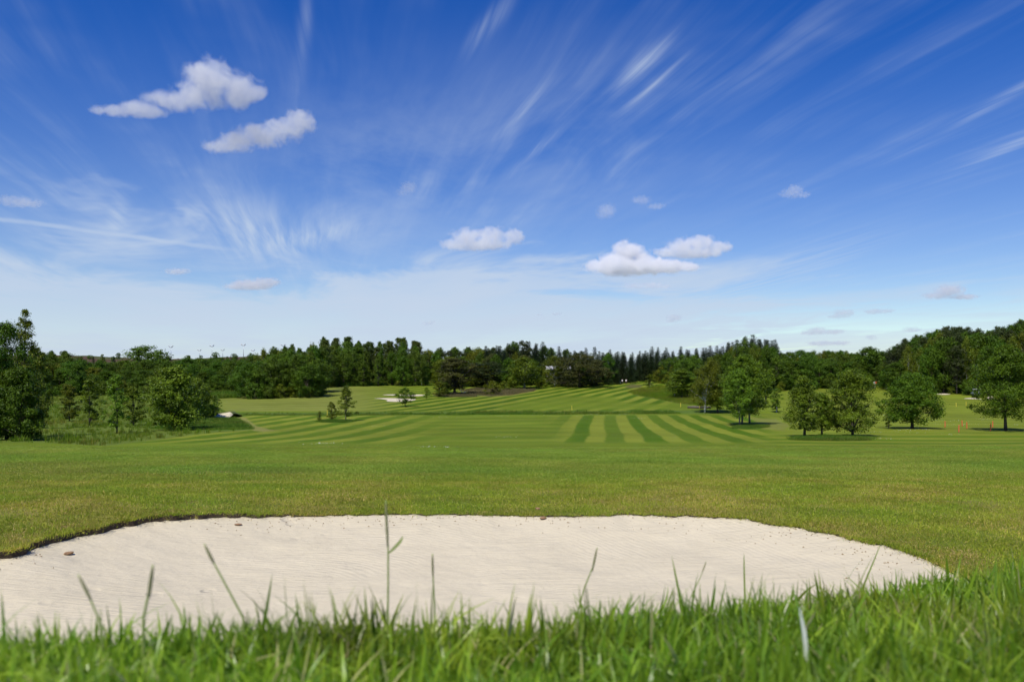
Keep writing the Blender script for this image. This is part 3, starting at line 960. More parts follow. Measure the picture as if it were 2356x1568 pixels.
def scatter(name, label, cat, pts, coll, seed, smin=0.8, smax=1.25, tilt=0.12, scl=None, lean_to=None):
    g = np.random.default_rng(seed)
    n = len(pts)
    me = bpy.data.meshes.new(name)
    me.vertices.add(n); me.vertices.foreach_set('co', np.asarray(pts, np.float32).ravel())
    rot = np.stack([g.normal(0, tilt, n), g.normal(0, tilt, n), g.uniform(0, 6.283, n)], 1)
    s = g.uniform(smin, smax, n)
    if scl is not None: s = s * scl
    S = np.stack([s, s, s * g.uniform(0.85, 1.2, n)], 1)
    a = me.attributes.new('rot', 'FLOAT_VECTOR', 'POINT'); a.data.foreach_set('vector', rot.astype(np.float32).ravel())
    a = me.attributes.new('scl', 'FLOAT_VECTOR', 'POINT'); a.data.foreach_set('vector', S.astype(np.float32).ravel())
    o = obj(name, me)
    md = o.modifiers.new('scatter', 'NODES'); md.node_group = SCATTER
    for it in SCATTER.interface.items_tree:
        if it.in_out == 'INPUT' and it.name == 'Collection': md[it.identifier] = coll
    return stuff(o, label, cat)


def ground_pts(X, Y): return np.stack([X, Y, turf(X, Y)], 1)


# bank grass right in front of the lens
C_bank = tuft_collection('bank tufts', M['g_bank'],
    [dict(seed=200 + k, n=26, spread=0.015, hmin=0.014, hmax=0.039, wid=0.0022, segs=4, lean=0.8) for k in range(14)] +
    [dict(seed=220 + k, n=5, spread=0.012, hmin=0.03, hmax=0.058, wid=0.0021, segs=5, lean=0.6) for k in range(2)])
n = 46000
Y = rng.uniform(0.33, 2.6, n)
a = rng.uniform(-0.95, 1.15, n)
X = a * Y
Yc = np.interp(a, [-1.2, -0.65, 0.0, 0.35, 0.6, 0.9], [0.52, 0.54, 0.64, 0.88, 1.35, 2.0])
keep = (rng.uniform(0, 1, n) < np.clip(Y / 1.5, 0.1, 1) * np.where(Y < Yc + 0.3, 1.0, 0.25)) & (Y < Yc + 0.9)
X, Y, a = X[keep], Y[keep], a[keep]
clump = (0.70 + 0.6 * fbm(X * 5, Y * 5, 301, 3)) * np.interp(a, [-0.7, 0, 0.45, 0.58], [0.86, 0.97, 1.3, 1.5])
scatter('bank_grass', 'long green grass blades on the bank just in front of the lens', 'grass', ground_pts(X, Y), C_bank, 5, 0.75, 1.2, 0.18, clump)

# rough around the bunker
C_rough = tuft_collection('rough tufts', M['g_rough'],
    [dict(seed=230 + k, n=42, spread=0.10, hmin=0.018, hmax=0.052, wid=0.0065, segs=2, lean=0.8) for k in range(8)])
n = 42000
Y = np.sqrt(rng.uniform(4.0 ** 2, 23.0 ** 2, n)); X = rng.uniform(-0.86, 0.86, n) * Y
d = polydist(X, Y, BUNK)
keep = d > 0.02
X, Y = X[keep], Y[keep]
scatter('rough_grass', 'yellowish rough grass round the sand bunker', 'grass', ground_pts(X, Y), C_rough, 6, 0.8, 1.2, 0.1, 0.7 + 0.6 * fbm(X * 1.5, Y * 1.5, 311, 3))
# fringe hanging over the turf edge
P = np.array(BUNK); i = rng.integers(0, len(P), 2600); t = rng.uniform(0, 1, 2600)
pe = P[i] * (1 - t[:, None]) + P[(i + 1) % len(P)] * t[:, None] + rng.normal(0, 0.02, (2600, 2))
dk = polydist(pe[:, 0], pe[:, 1], BUNK) > -0.012
pe = pe[dk]
C_fr = tuft_collection('fringe tufts', M['g_rough'], [dict(seed=250 + k, n=14, spread=0.03, hmin=0.02, hmax=0.05, wid=0.005, segs=2, lean=1.0) for k in range(5)])
scatter('fringe_grass', 'ragged grass fringe along the edge of the sand bunker', 'grass', ground_pts(pe[:, 0], pe[:, 1]), C_fr, 7, 0.8, 1.3, 0.25)

C_dry = tuft_collection('dry tufts', M['g_dry'], [dict(seed=255 + k, n=24, spread=0.07, hmin=0.015, hmax=0.045, wid=0.005, segs=2, lean=0.9) for k in range(5)])
pd = P[rng.integers(0, len(P), 6500)] + rng.normal(0, 0.55, (6500, 2))
dk = polydist(pd[:, 0], pd[:, 1], BUNK)
kp = (dk > 0.02) & (fbm(pd[:, 0] * .8, pd[:, 1] * .8, 460, 3) > 0.40 + 0.16 * dk) & (pd[:, 1] > 7)
pd = pd[kp]
scatter('lip_grass', 'dry yellowish grass in patches along the bunker edge', 'grass', ground_pts(pd[:, 0], pd[:, 1]), C_dry, 17, 0.8, 1.2, 0.2)

# semi rough
C_semi = tuft_collection('semi rough tufts', M['g_semi'],
    [dict(seed=260 + k, n=46, spread=0.22, hmin=0.015, hmax=0.040, wid=0.011, segs=2, lean=0.8) for k in range(8)])
n = 42000
Y = 19.5 + 36.0 * rng.beta(1.0, 1.5, n); X = rng.uniform(-0.74, 0.74, n) * Y
scatter('semi_rough_grass', 'shorter green semi rough between bunker and fairway', 'grass', ground_pts(X, Y), C_semi, 8, 0.8, 1.25, 0.08)

# long grass: ditch, left corner, right-hand mound, brown patch
C_long = tuft_collection('long tufts', M['g_long'], [dict(seed=280 + k, n=26, spread=0.22, hmin=0.25, hmax=0.85, wid=0.035, segs=3, lean=0.35) for k in range(6)])
C_ditch = tuft_collection('ditch tufts', M['g_ditch'], [dict(seed=290 + k, n=26, spread=0.25, hmin=0.25, hmax=0.75, wid=0.035, segs=3, lean=0.35) for k in range(6)])
n = 5200
X = rng.uniform(-56, 32, n); Y = ditch_y(X) + rng.normal(0, 1.7, n)
kk = np.interp(X, [-56, -40, -15, 0, 30], [0.55, 0.5, 0.8, 1.0, 1.0]) * (0.55 + 0.8 * fbm(X / 5, Y / 5, 321, 3))
scatter('ditch_grass', 'band of tall green grass along the ditch across the fairway', 'grass', ground_pts(X, Y), C_ditch, 9, 0.7, 1.1, 0.1, kk)


def zone_pts(poly, n, seed, ymin=55, ymax=330):
    """even scatter over the ground that lies inside a zone of the view"""
    g = np.random.default_rng(seed)
    ps = [at(u, v) for u, v in poly]
    x0, x1 = min(p.x for p in ps), max(p.x for p in ps); y0, y1 = min(p.y for p in ps), max(p.y for p in ps)
    X = g.uniform(x0 - 3, x1 + 3, n); Y = g.uniform(y0 - 3, y1 + 3, n)
    Z = turf(X, Y)
    k = inpoly(512 + F * X / Y, HV - F * Z / Y, poly)
    return np.stack([X, Y, Z], 1)[k]


p1 = zone_pts(LEFT_ROUGH, 16000, 1)
uu = 512 + F * p1[:, 0] / p1[:, 1]; vv = HV - F * p1[:, 2] / p1[:, 1]
p1 = p1[~inpoly(uu, vv, LEFT_LAWN)]
scatter('long_grass', 'tall rough grass between the young trees on the left', 'grass', p1, C_long, 10, 0.55, 1.1, 0.1, 0.4 + 0.9 * fbm(p1[:, 0] / 6, p1[:, 1] / 6, 331, 3))
p2 = zone_pts(RIGHT_RO, 9000, 2)
scatter('mound_grass', 'long unmown grass on the mound beside the far fairway', 'grass', p2, C_long, 11, 0.45, 0.85, 0.1)
p3 = np.vstack([zone_pts(BROWN, 5000, 3), zone_pts(PINE_RO, 1200, 31)])
M['g_brown'] = grass_mat('brown grass', (0.120, 0.110, 0.040), (0.230, 0.180, 0.085), (0.14, 0.18, 0.03), 0.06, 0.3, 0.2)
C_brown = tuft_collection('brown tufts', M['g_brown'], [dict(seed=340 + k, n=22, spread=0.25, hmin=0.25, hmax=0.65, wid=0.035, segs=3, lean=0.4) for k in range(4)])
scatter('brown_grass', 'reddish brown flowering grass in front of the dark conifers', 'grass', p3, C_brown, 12, 0.6, 1.1, 0.1)
C_short = tuft_collection('short tufts', M['g_ditch'], [dict(seed=350 + k, n=26, spread=0.2, hmin=0.08, hmax=0.28, wid=0.025, segs=2, lean=0.5) for k in range(4)])
p4 = np.vstack([zone_pts(TRIO, 5000, 4), zone_pts(MULTI, 2500, 41), zone_pts(SAPL, 2500, 42)])
scatter('tree_foot_grass', 'unmown grass left round the feet of the trees', 'grass', p4, C_short, 13, 0.7, 1.2, 0.1)
p5 = zone_pts(LEFT_LAWN, 7000, 5)
scatter('corner_grass', 'dark green uncut grass in the corner by the left shrubs', 'grass', p5, C_short, 14, 0.8, 1.5, 0.1)
# weedy verge in front of the wood, left of centre
VERGE = zoomed(800, 1250, 2.356, [(1140, 690), (1150, 668), (1400, 668), (1750, 668), (1760, 684), (1380, 692)])
p6 = zone_pts(VERGE, 5000, 6)
scatter('verge_weeds', 'tall weeds along the foot of the wood', 'grass', p6, C_ditch, 15, 1.2, 2.2, 0.1)
NETTLE = zoomed(0, 1200, 2.3008, [(1890, 905), (1900, 870), (2050, 862), (2180, 878), (2195, 893), (2050, 900)])
p7 = zone_pts(NETTLE, 5000, 61)
scatter('hedge_weeds', 'low hedge of tall weeds beyond the left shrubs', 'grass', p7, C_ditch, 16, 1.3, 2.3, 0.1)

# daisies: small white drifts in the fairway turf
def daisies():
    spots = [(1500, 2000, 412, 420, 34)]
    g = np.random.default_rng(77)
    V = []; Fc = []
    lst = [(530, 414.5), (545, 415), (560, 414), (575, 415.5), (590, 414), (602, 414.5), (440, 417), (455, 417), (475, 416.5), (497, 416), (430, 447),
           (325, 443), (318, 444), (438, 446.8), (434, 446.6), (587, 418.6), (620, 414), (640, 418), (505, 436.5), (510, 436.8), (368, 426), (350, 418), (395, 416.5)]
    lst += [((3440 + x / 3.591) / 4, (1490 + y / 3.591) / 4) for x, y in ((600, 828), (850, 820), (960, 817), (330, 610), (300, 948), (350, 946), (930, 738), (1130, 690), (1290, 692),
            (1400, 692), (1650, 742), (1400, 750), (1740, 668), (1800, 736), (2270, 745), (740, 860), (1320, 884), (640, 828), (1450, 690), (290, 852), (520, 700))]
    for (u, v) in lst:
        c = at(u, v)
        for k in range(g.integers(8, 26)):
            x = c.x + g.normal(0, 0.8); y = c.y + g.normal(0, 0.5); r_ = g.uniform(0.012, 0.035)
            z = gz(x, y) + g.uniform(0.03, 0.07)
            i0 = len(V); tl = g.normal(0, 0.3, 2)
            for m_ in range(6):
                an = m_ * math.pi / 3
                V.append((x + r_ * math.cos(an), y + r_ * math.sin(an), z + r_ * (tl[0] * math.cos(an) + tl[1] * math.sin(an))))
            Fc.append(tuple(range(i0, i0 + 6)))
    stuff(obj('daisies', mesh_np('daisies', V, Fc), M['daisy']), 'white daisies scattered in drifts over the mown grass', 'flowers')


daisies()

# ------------------------------------------------------------------ trees
def norm(a): return a / (np.linalg.norm(a, axis=1, keepdims=True) + 1e-9)


def leaves(C, nrm, size, g, asp=0.55, fold=None):
    """rhombic leaf faces"""
    n = len(C)
    r = g.normal(0, 1, (n, 3)); t = norm(np.cross(nrm, r)); b = np.cross(nrm, t)
    if fold is not None: t = norm(fold); b = norm(np.cross(nrm, t))
    l = (size * 0.5)[:, None]; w = l * asp * g.uniform(0.7, 1.3, (n, 1))
    V = np.stack([C - t * l, C + b * w, C + t * l, C - b * w], 1).reshape(-1, 3)
    Fq = np.arange(4 * n).reshape(n, 4)
    return V, Fq


PROF = {
    'round': lambda t: np.sqrt(np.clip(1 - (2 * t - 0.92) ** 2 / 1.17, 0, 1)),
    'oval': lambda t: np.sin(np.pi * np.clip(t, 0, 1) ** 0.75) ** 0.65,
    'cone': lambda t: np.clip(1 - t, 0, 1) ** 0.75 * np.clip(t * 6 + 0.35, 0, 1),
    'flame': lambda t: (np.clip(1 - t, 0, 1) ** 0.6) * np.clip(t * 3 + 0.3, 0, 1),
    'full': lambda t: np.clip(1 - t ** 2.3, 0, 1) ** 0.62 * np.clip(0.62 + 1.6 * t, 0, 1),
    'egg': lambda t: np.clip(1 - t, 0, 1) ** 0.55 * np.clip(0.5 + 2.4 * t, 0, 1),
    'umb': lambda t: np.clip(0.45 + 0.75 * t, 0, 1) * np.clip((1 - t) * 3.2, 0, 1) ** 0.5,
}


def make_broad(seed, h=10.0, cr=4.0, cb=0.15, prof='round', clumps=90, per=110, leaf=0.26, cs=0.62, bark='bark', lmat='lf_oak', lobes=0.22,
               hang=0.0, limbs=16, trunk_r=0.022, stems=1, shell=0.45, lean=(0, 0), flat=0.75, wisp=0.12):
    """returns trunk mesh and crown mesh of a broadleaved tree, base at the origin"""
    g = np.random.default_rng(seed)
    P = PROF[prof]
    ph = g.uniform(0, 6.28, 6); kz = g.uniform(1.5, 4, 6)
    def radius(t, an):
        m = 1 + lobes * (np.sin(2 * an + ph[0] + kz[0] * t * 2) * .5 + np.sin(3 * an + ph[1] + kz[1] * t * 3) * .5 + np.sin(5 * an + ph[2] - kz[2] * t * 4) * .35)
        return cr * P(t) * m
    t = np.clip(g.beta(1.25, 1.1, clumps), 0.01, 0.985)
    an = g.uniform(0, 2 * np.pi, clumps)
    rad = radius(t, an) * g.uniform(0, 1, clumps) ** shell
    z = h * (cb + (1 - cb) * t)
    cx = np.cos(an) * rad + lean[0] * t * h; cy = np.sin(an) * rad + lean[1] * t * h
    CC = np.stack([cx, cy, z], 1)
    # a few wisps that break the outline
    nw = int(clumps * wisp)
    if nw:
        CC[:nw, :2] *= 1.12; CC[:nw, 2] = np.minimum(CC[:nw, 2] * 1.02, h)
    sz = cs * g.uniform(0.65, 1.3, clumps) * (0.6 + 0.4 * np.clip(cr / 3, 0.3, 1))
    sz[:nw] *= 0.6
    # spread the leaves
    n = clumps * per
    idx = np.repeat(np.arange(clumps), per)
    off = g.normal(0, 0.55, (n, 3)); ol = np.linalg.norm(off, axis=1, keepdims=True)
    off = off / np.maximum(ol, 1e-6) * np.minimum(ol, 1.25)
    off = off * sz[idx][:, None] * np.array([1, 1, flat])
    if hang:
        off[:, 2] = off[:, 2] * (1 + hang) - hang * 0.5 * sz[idx] * g.uniform(0, 2, n) ** 1.5
    C = CC[idx] + off
    C[:, 2] = np.clip(C[:, 2], 0.02 * h, h * 1.05)
    cen = np.array([lean[0] * h * .5, lean[1] * h * .5, h * (cb + (1 - cb) * 0.4)])
    nr = norm(g.normal(0, 0.55, (n, 3)) + norm(off) * 0.55 + norm(C - cen) * 0.35 + np.array([0, 0, 0.45]))
    V, Fq = leaves(C, nr, leaf * g.uniform(0.6, 1.35, n), g)
    crown = mesh_np('crown', V, Fq)
    crown.attributes.new('clump', 'FLOAT', 'FACE').data.foreach_set('value', g.uniform(0, 1, clumps).astype(np.float32)[idx])
    crown.materials.append(M[lmat])
    # trunk and limbs
    mb = MB()
    for s_ in range(stems):
        a0 = g.uniform(0, 6.28); so = (0.0 if stems == 1 else 0.05 * h)
        top = h * (0.86 if prof != 'round' else 0.7)
        pts = []; rr = []
        for k in range(8):
            kk = k / 7
            pts.append((so * math.cos(a0) * (0.25 + kk) + lean[0] * kk * top + 0.012 * h * math.sin(3 * kk + a0), so * math.sin(a0) * (0.25 + kk) + lean[1] * kk * top + 0.012 * h * math.cos(2.3 * kk + a0), kk * top - 0.1 * (k == 0)))
            rr.append(h * trunk_r * (1.25 if k == 0 else 1) * (1 - 0.85 * kk) / (stems ** 0.5))
        mb.tube(pts, rr, 8)
        order = g.permutation(clumps)[:limbs]
        for i in order:
            c = CC[i]
            k0 = np.clip((c[2] / h - 0.22) * g.uniform(0.6, 0.95), 0.24 if cb > 0.1 else 0.08, 0.9)
            j = k0 * 7; j0 = int(j); f_ = j - j0
            p0 = Vector(pts[j0]).lerp(Vector(pts[min(j0 + 1, 7)]), f_)
            r0 = (rr[j0] * (1 - f_) + rr[min(j0 + 1, 7)] * f_) * 0.5
            p2 = Vector(c); p1 = p0.lerp(p2, 0.5) + Vector((0, 0, 0.06 * h * g.uniform(0.2, 1)))
            mb.tube([p0, p0.lerp(p1, .6), p1, p1.lerp(p2, .6), p2], [r0, r0 * .8, r0 * .6, r0 * .4, r0 * .18], 5)
    trunk = mb.mesh('trunk', True); trunk.materials.append(M[bark])
    return trunk, crown, h


def make_spruce(seed, h=15.0, cr=2.9, low=0.06, lmat='lf_spruce', spike=0.10, dens=1.0):
    g = np.random.default_rng(seed)
    C = []; Nn = []; D = []; S = []
    mb = MB()
    mb.tube([(0, 0, -0.1), (0, 0, h * .3), (0.02 * h, 0, h * .7), (0.02 * h, 0, h)], [h * .016, h * .012, h * .006, h * .001], 7)
    z = low * h
    while z < h * 0.985:
        t = (z / h - low) / (1 - low)
        nb = 7 if t < 0.85 else 5
        L0 = cr * (1 - t) ** 0.95 * (0.85 + 0.3 * g.random()) + 0.22
        a0 = g.uniform(0, 6.28)
        for b in range(nb):
            a = a0 + b * 2 * np.pi / nb + g.normal(0, 0.15); L = L0 * g.uniform(0.65, 1.18)
            e = np.array([np.cos(a), np.sin(a), 0])
            up = 0.15 + 0.5 * t
            def pos(s_): return np.array([0, 0, z]) + e * L * s_ + np.array([0, 0, L * (up * s_ - (0.62 - 0.3 * t) * s_ ** 2 + 0.18 * s_ ** 4)])
            if t < 0.9:
                mb.tube([pos(0), pos(0.5), pos(0.9)], [h * .003, h * .002, h * .0006], 4, False)
            k = max(3, int(L / 0.24 * dens))
            for s_ in np.linspace(0.15, 1.0, k):
                p = pos(s_)
                for side in (-1, 1, 0):
                    sd = np.array([-e[1], e[0], 0]) * side
                    d_ = e * 0.8 + sd * 0.9 + np.array([0, 0, -0.25 + 0.3 * t]) + g.normal(0, 0.2, 3)
                    C.append(p + d_ * 0.16 * g.uniform(0.5, 1.4) + g.normal(0, 0.05, 3)); D.append(d_); Nn.append(np.array([0, 0, 1.0]) + g.normal(0, 0.45, 3)); S.append(g.uniform(0.35, 0.62) * (0.75 if t > 0.8 else 1))
        z += h * 0.030 * (1 - 0.35 * t) * g.uniform(0.8, 1.2)
    for k in range(10):
        C.append(np.array([0.02 * h, 0, h * (1 - 0.01 * k)])); D.append(np.array([g.normal(0, .5), g.normal(0, .5), 1.0])); Nn.append(g.normal(0, 1, 3)); S.append(0.4)
    C = np.array(C); D = np.array(D); Nn = norm(np.array(Nn)); S = np.array(S)
    V, Fq = leaves(C, Nn, S, g, 0.42, D)
    crown = mesh_np('crown', V, Fq); crown.materials.append(M[lmat])
    crown.attributes.new('clump', 'FLOAT', 'FACE').data.foreach_set('value', np.clip(vnoise(C[:, 0] * .8 + seed, C[:, 2] * .9 + C[:, 1] * .8, seed), 0, 1).astype(np.float32))
    trunk = mb.mesh('trunk', True); trunk.materials.append(M['bark'])
    return trunk, crown, h


PROTO = {
    'oak_a': make_broad(1, 11, 5.0, 0.03, 'round', 120, 100, 0.34, 1.0, lmat='lf_oak', lobes=0.28),
    'oak_b': make_broad(2, 11, 4.3, 0.02, 'round', 110, 100, 0.34, 1.0, lmat='lf_mid', lobes=0.32),
    'oak_c': make_broad(3, 12, 4.0, 0.05, 'oval', 110, 100, 0.34, 0.95, lmat='lf_oak', lobes=0.3),
    'yel_a': make_broad(4, 11, 4.4, 0.04, 'round', 110, 90, 0.34, 0.95, lmat='lf_yel', lobes=0.3),
    'pop_a': make_broad(5, 15, 4.0, 0.06, 'flame', 110, 90, 0.36, 0.85, lmat='lf_pop', lobes=0.35, wisp=0.25),
    'pop_b': make_broad(6, 15, 3.4, 0.05, 'oval', 100, 90, 0.36, 0.85, lmat='lf_mid', lobes=0.35, wisp=0.25),
    'birch_a': make_broad(7, 11, 2.5, 0.16, 'oval', 90, 80, 0.26, 0.7, bark='birch', lmat='lf_birch', hang=0.9, lobes=0.3, trunk_r=0.013),
    'birch_b': make_broad(8, 11, 2.9, 0.14, 'flame', 90, 80, 0.26, 0.7, bark='birch', lmat='lf_birch', hang=0.7, lobes=0.35, trunk_r=0.013),
    'spruce_a': make_spruce(9, 15, 4.5), 'spruce_b': make_spruce(10, 15, 3.9), 'spruce_c': make_spruce(12, 15, 5.2, dens=0.9),
    'pine_a': make_broad(13, 11, 3.9, 0.14, 'round', 140, 100, 0.34, 0.8, lmat='lf_pine', lobes=0.35, flat=0.5, trunk_r=0.026, limbs=26),
    'pine_b': make_broad(14, 15, 4.6, 0.22, 'umb', 95, 100, 0.36, 1.0, lmat='lf_pined', lobes=0.35, flat=0.5, limbs=24),
    'beech_a': make_broad(15, 17, 5.2, 0.10, 'round', 150, 100, 0.36, 1.05, lmat='lf_oak', lobes=0.3),
    'bush_a': make_broad(16, 4, 2.4, 0.0, 'round', 50, 90, 0.24, 0.6, lmat='lf_mid', lobes=0.3, limbs=8),
    'bush_b': make_broad(17, 4, 2.0, 0.0, 'oval', 45, 80, 0.22, 0.55, lmat='lf_yel', lobes=0.3, limbs=8),
    'yew_a': make_broad(18, 11, 6.5, 0.02, 'round', 150, 110, 0.32, 0.95, lmat='lf_pine', lobes=0.28, flat=0.55),
    # nearer trees, finer leaves
    'alder_a': make_broad(21, 10, 2.7, 0.11, 'egg', 150, 120, 0.20, 0.62, lmat='lf_alder', lobes=0.3, limbs=26, shell=0.55, trunk_r=0.017),
    'alder_b': make_broad(22, 9, 2.4, 0.13, 'egg', 130, 120, 0.20, 0.60, lmat='lf_alder', lobes=0.32, limbs=24, shell=0.55, trunk_r=0.017),
    'alder_c': make_broad(23, 10.5, 3.8, 0.08, 'full', 230, 120, 0.21, 0.70, lmat='lf_alder', lobes=0.25, limbs=28, shell=0.55, trunk_r=0.018),
    'maple': make_broad(24, 8.5, 4.2, 0.13, 'full', 280, 125, 0.21, 0.72, lmat='lf_maple', lobes=0.16, limbs=28, trunk_r=0.024),
    'maple_b': make_broad(25, 14, 6.2, 0.17, 'full', 320, 120, 0.25, 0.9, lmat='lf_maple', lobes=0.26, limbs=30, trunk_r=0.018, shell=0.5),
    'tall_a': make_broad(26, 13, 4.3, 0.19, 'oval', 210, 115, 0.23, 0.78, bark='bark_pale', lmat='lf_alder', lobes=0.36, limbs=24, shell=0.5, trunk_r=0.013, wisp=0.2),
    'tall_b': make_broad(27, 12, 3.4, 0.17, 'oval', 170, 110, 0.23, 0.75, bark='bark_pale', lmat='lf_alder', lobes=0.36, limbs=22, shell=0.5, trunk_r=0.012, wisp=0.2),
    'edge_a': make_broad(28, 14, 4.2, 0.02, 'full', 260, 115, 0.22, 0.75, lmat='lf_oak', lobes=0.32, limbs=30, trunk_r=0.016),
    'edge_b': make_broad(29, 16, 2.7, 0.03, 'flame', 130, 100, 0.20, 0.62, lmat='lf_birch', lobes=0.42, limbs=34, trunk_r=0.012, wisp=0.35),
    'shrub': make_broad(30, 7, 3.1, 0.02, 'full', 190, 120, 0.21, 0.6, lmat='lf_alder', lobes=0.3, limbs=24, trunk_r=0.016),
    'shrub_d': make_broad(37, 7, 3.1, 0.02, 'full', 190, 120, 0.21, 0.6, lmat='lf_oak', lobes=0.3, limbs=24, trunk_r=0.016),
    'slim_a': make_broad(31, 6, 1.5, 0.06, 'flame', 84, 70, 0.17, 0.42, lmat='lf_birch', lobes=0.4, limbs=24, trunk_r=0.011, wisp=0.3),
    'slim_b': make_broad(32, 6, 1.2, 0.10, 'oval', 70, 70, 0.17, 0.40, lmat='lf_alder', lobes=0.4, limbs=22, trunk_r=0.011, wisp=0.3),
    'young_a': make_broad(33, 6, 1.5, 0.12, 'cone', 60, 70, 0.17, 0.42, bark='bark_pale', lmat='lf_birch', lobes=0.3, limbs=30, trunk_r=0.010, wisp=0.15),
    'round_s': make_broad(34, 5, 2.3, 0.20, 'oval', 62, 85, 0.20, 0.5, lmat='lf_maple', lobes=0.3, limbs=24, trunk_r=0.017),
    'weep': make_broad(35, 12, 2.7, 0.16, 'oval', 190, 95, 0.21, 0.62, bark='birch', lmat='lf_birch', hang=1.1, lobes=0.32, limbs=24, trunk_r=0.012, lean=(0.10, 0.0), wisp=0.2),
    'twin': make_broad(36, 10, 2.6, 0.26, 'oval', 90, 85, 0.24, 0.65, bark='birch', lmat='lf_birch', hang=0.7, lobes=0.3, limbs=18, trunk_r=0.014, stems=2),
}


def tree(kind, loc, hgt, label, group=None, name=None, wide=1.0, rz=None):
    tr, cr, h = PROTO[kind]
    s_ = hgt / h
    nm = name or {'sp': 'spruce_tree', 'pi': 'pine_tree', 'bi': 'birch_tree', 'bu': 'bush', 'oa': 'broadleaf_tree', 'ye': 'broadleaf_tree', 'po': 'broadleaf_tree', 'be': 'broadleaf_tree'}.get(kind[:2], 'tree')
    e = thing(nm, label, 'bush' if 'bush' in nm or 'shrub' in nm else 'tree', loc, random.uniform(0, 6.28) if rz is None else rz, group, (s_ * wide, s_ * wide, s_))
    obj('trunk', tr, None, e)
    obj('crown', cr, None, e)
    return e


def ptree(kind, x, y, top, label, wide_px=None, group=None, name=None, rz=None, Y=None, sink=0.0):
    """isolated tree: foot (x, y) and top row read in the 2356 px view"""
    u, v = x / 2.3008, y / 2.3008
    p = at(u, v) if Y is None else onu(u, Y)
    ht = -(top / 2.3008 - HV) / F * p.y - p.z
    tr, cr, h = PROTO[kind]
    wide = 1.0
    if wide_px:
        V = np.empty(len(cr.vertices) * 3, np.float32); cr.vertices.foreach_get('co', V)
        V = V.reshape(-1, 3); w0 = (np.percentile(V[:, 0], 98) - np.percentile(V[:, 0], 2) + np.percentile(V[:, 1], 98) - np.percentile(V[:, 1], 2)) / 2
        wide = (wide_px / 2.3008 / F * p.y) / (w0 * ht / h)
    p.z -= sink
    return tree(kind, p, ht, label, group, name, wide, rz)


random.seed(5)
# right-hand lawn
ptree('maple', 2097, 985, 862, 'round dense green tree with a short trunk, standing alone left of the orange stakes', 112, name='maple_tree')
ptree('slim_b', 2044, 985, 945, 'tiny sapling just left of the round lone tree', 16, name='sapling')
ptree('maple_b', 2314, 990, 798, 'dark spreading tree with leaning bare trunk at the right edge', 142, name='maple_tree')
ptree('alder_a', 1849, 1003, 866, 'left of the three bushy trees in a row on the right lawn', 68, name='alder_tree')
ptree('alder_b', 1891, 1001, 905, 'smallest, middle one of the three bushy trees in a row', 46, name='alder_tree')
ptree('alder_c', 1960, 1003, 852, 'widest, right one of the three bushy trees in a row', 104, name='alder_tree')
ptree('tall_b', 1700, 979, 850, 'slender left stem of the tall three-trunk group over the striped fairway', 70, name='alder_tree')
ptree('tall_a', 1709, 977, 818, 'tallest of the three-trunk group over the striped fairway', 95, name='alder_tree')
ptree('tall_b', 1723, 975, 828, 'right stem of the tall three-trunk group over the striped fairway', 95, name='alder_tree')
ptree('weep', 1621, 950, 828, 'birch with leaning white trunk beside the timber bridge', 62, rz=0.0, name='birch_tree')
ptree('alder_b', 1652, 949, 872, 'small dark tree right of the leaning white birch', 46, name='alder_tree')
ptree('slim_b', 1787, 948, 893, 'thin young tree between the tall group and the row of three', 28, name='sapling')
ptree('young_a', 1762, 935, 880, 'slender pale young tree behind the tall three-trunk group', 34, name='sapling')
for k, (x, y, tp, w) in enumerate(((1553, 911, 862, 34), (1568, 915, 848, 50), (1583, 912, 855, 46), (1604, 905, 850, 44))):
    ptree(('birch_a', 'alder_b', 'alder_a', 'birch_b')[k], x, y, tp, ('left birch of the low thicket on the mound', 'front tree with pale stem in the thicket on the mound', 'bushy tree in the middle of the thicket on the mound', 'right birch of the low thicket on the mound')[k], w, name='alder_tree' if k in (1, 2) else 'birch_tree')
ptree('young_a', 1495, 891, 860, 'small conical yellow-green shrub at the edge of the far fairway', 24, name='shrub')
ptree('bush_b', 1522, 880, 845, 'pale bush right of the small conical shrub by the far fairway', 36)
# left
ptree('edge_a', 14, 1010, 745, 'dense dark tree at the left edge of the picture', 110, name='edge_tree')
ptree('edge_b', 58, 1005, 716, 'tall wispy tree rising highest at the left edge', 70, name='edge_tree')
ptree('edge_a', -42, 1012, 760, 'broad tree cut by the left edge of the picture', 110, name='edge_tree')
ptree('slim_a', 88, 985, 790, 'thin airy tree right of the tall left edge trees', 46, name='slim_tree')
ptree('shrub_d', 40, 1012, 850, 'leafy shrub at the foot of the left edge trees', 100, name='shrub')
ptree('slim_a', 160, 968, 880, 'first thin young tree right of the left edge trees', 40, name='slim_tree')
ptree('slim_b', 207, 978, 873, 'second thin young tree in the long grass', 48, name='slim_tree')
ptree('slim_b', 268, 996, 862, 'thin young tree with bare lower stem in the long grass', 48, name='slim_tree')
ptree('slim_a', 306, 978, 884, 'small young tree left of the dense round shrub', 44, name='slim_tree')
ptree('shrub', 405, 988, 846, 'dense round shrub tree in the left corner by the fairway', 112, name='shrub_tree')
ptree('shrub', 452, 962, 872, 'smaller bushy tree behind the dense round shrub', 60, name='shrub_tree')
ptree('bush_a', 478, 960, 905, 'low bush right of the dense round shrub', 34)
ptree('slim_b', 500, 958, 914, 'narrow sapling in front of the pale bunker face', 20, name='sapling')
ptree('shrub', 375, 940, 850, 'bushy tree behind and left of the dense round shrub', 60, name='shrub_tree')
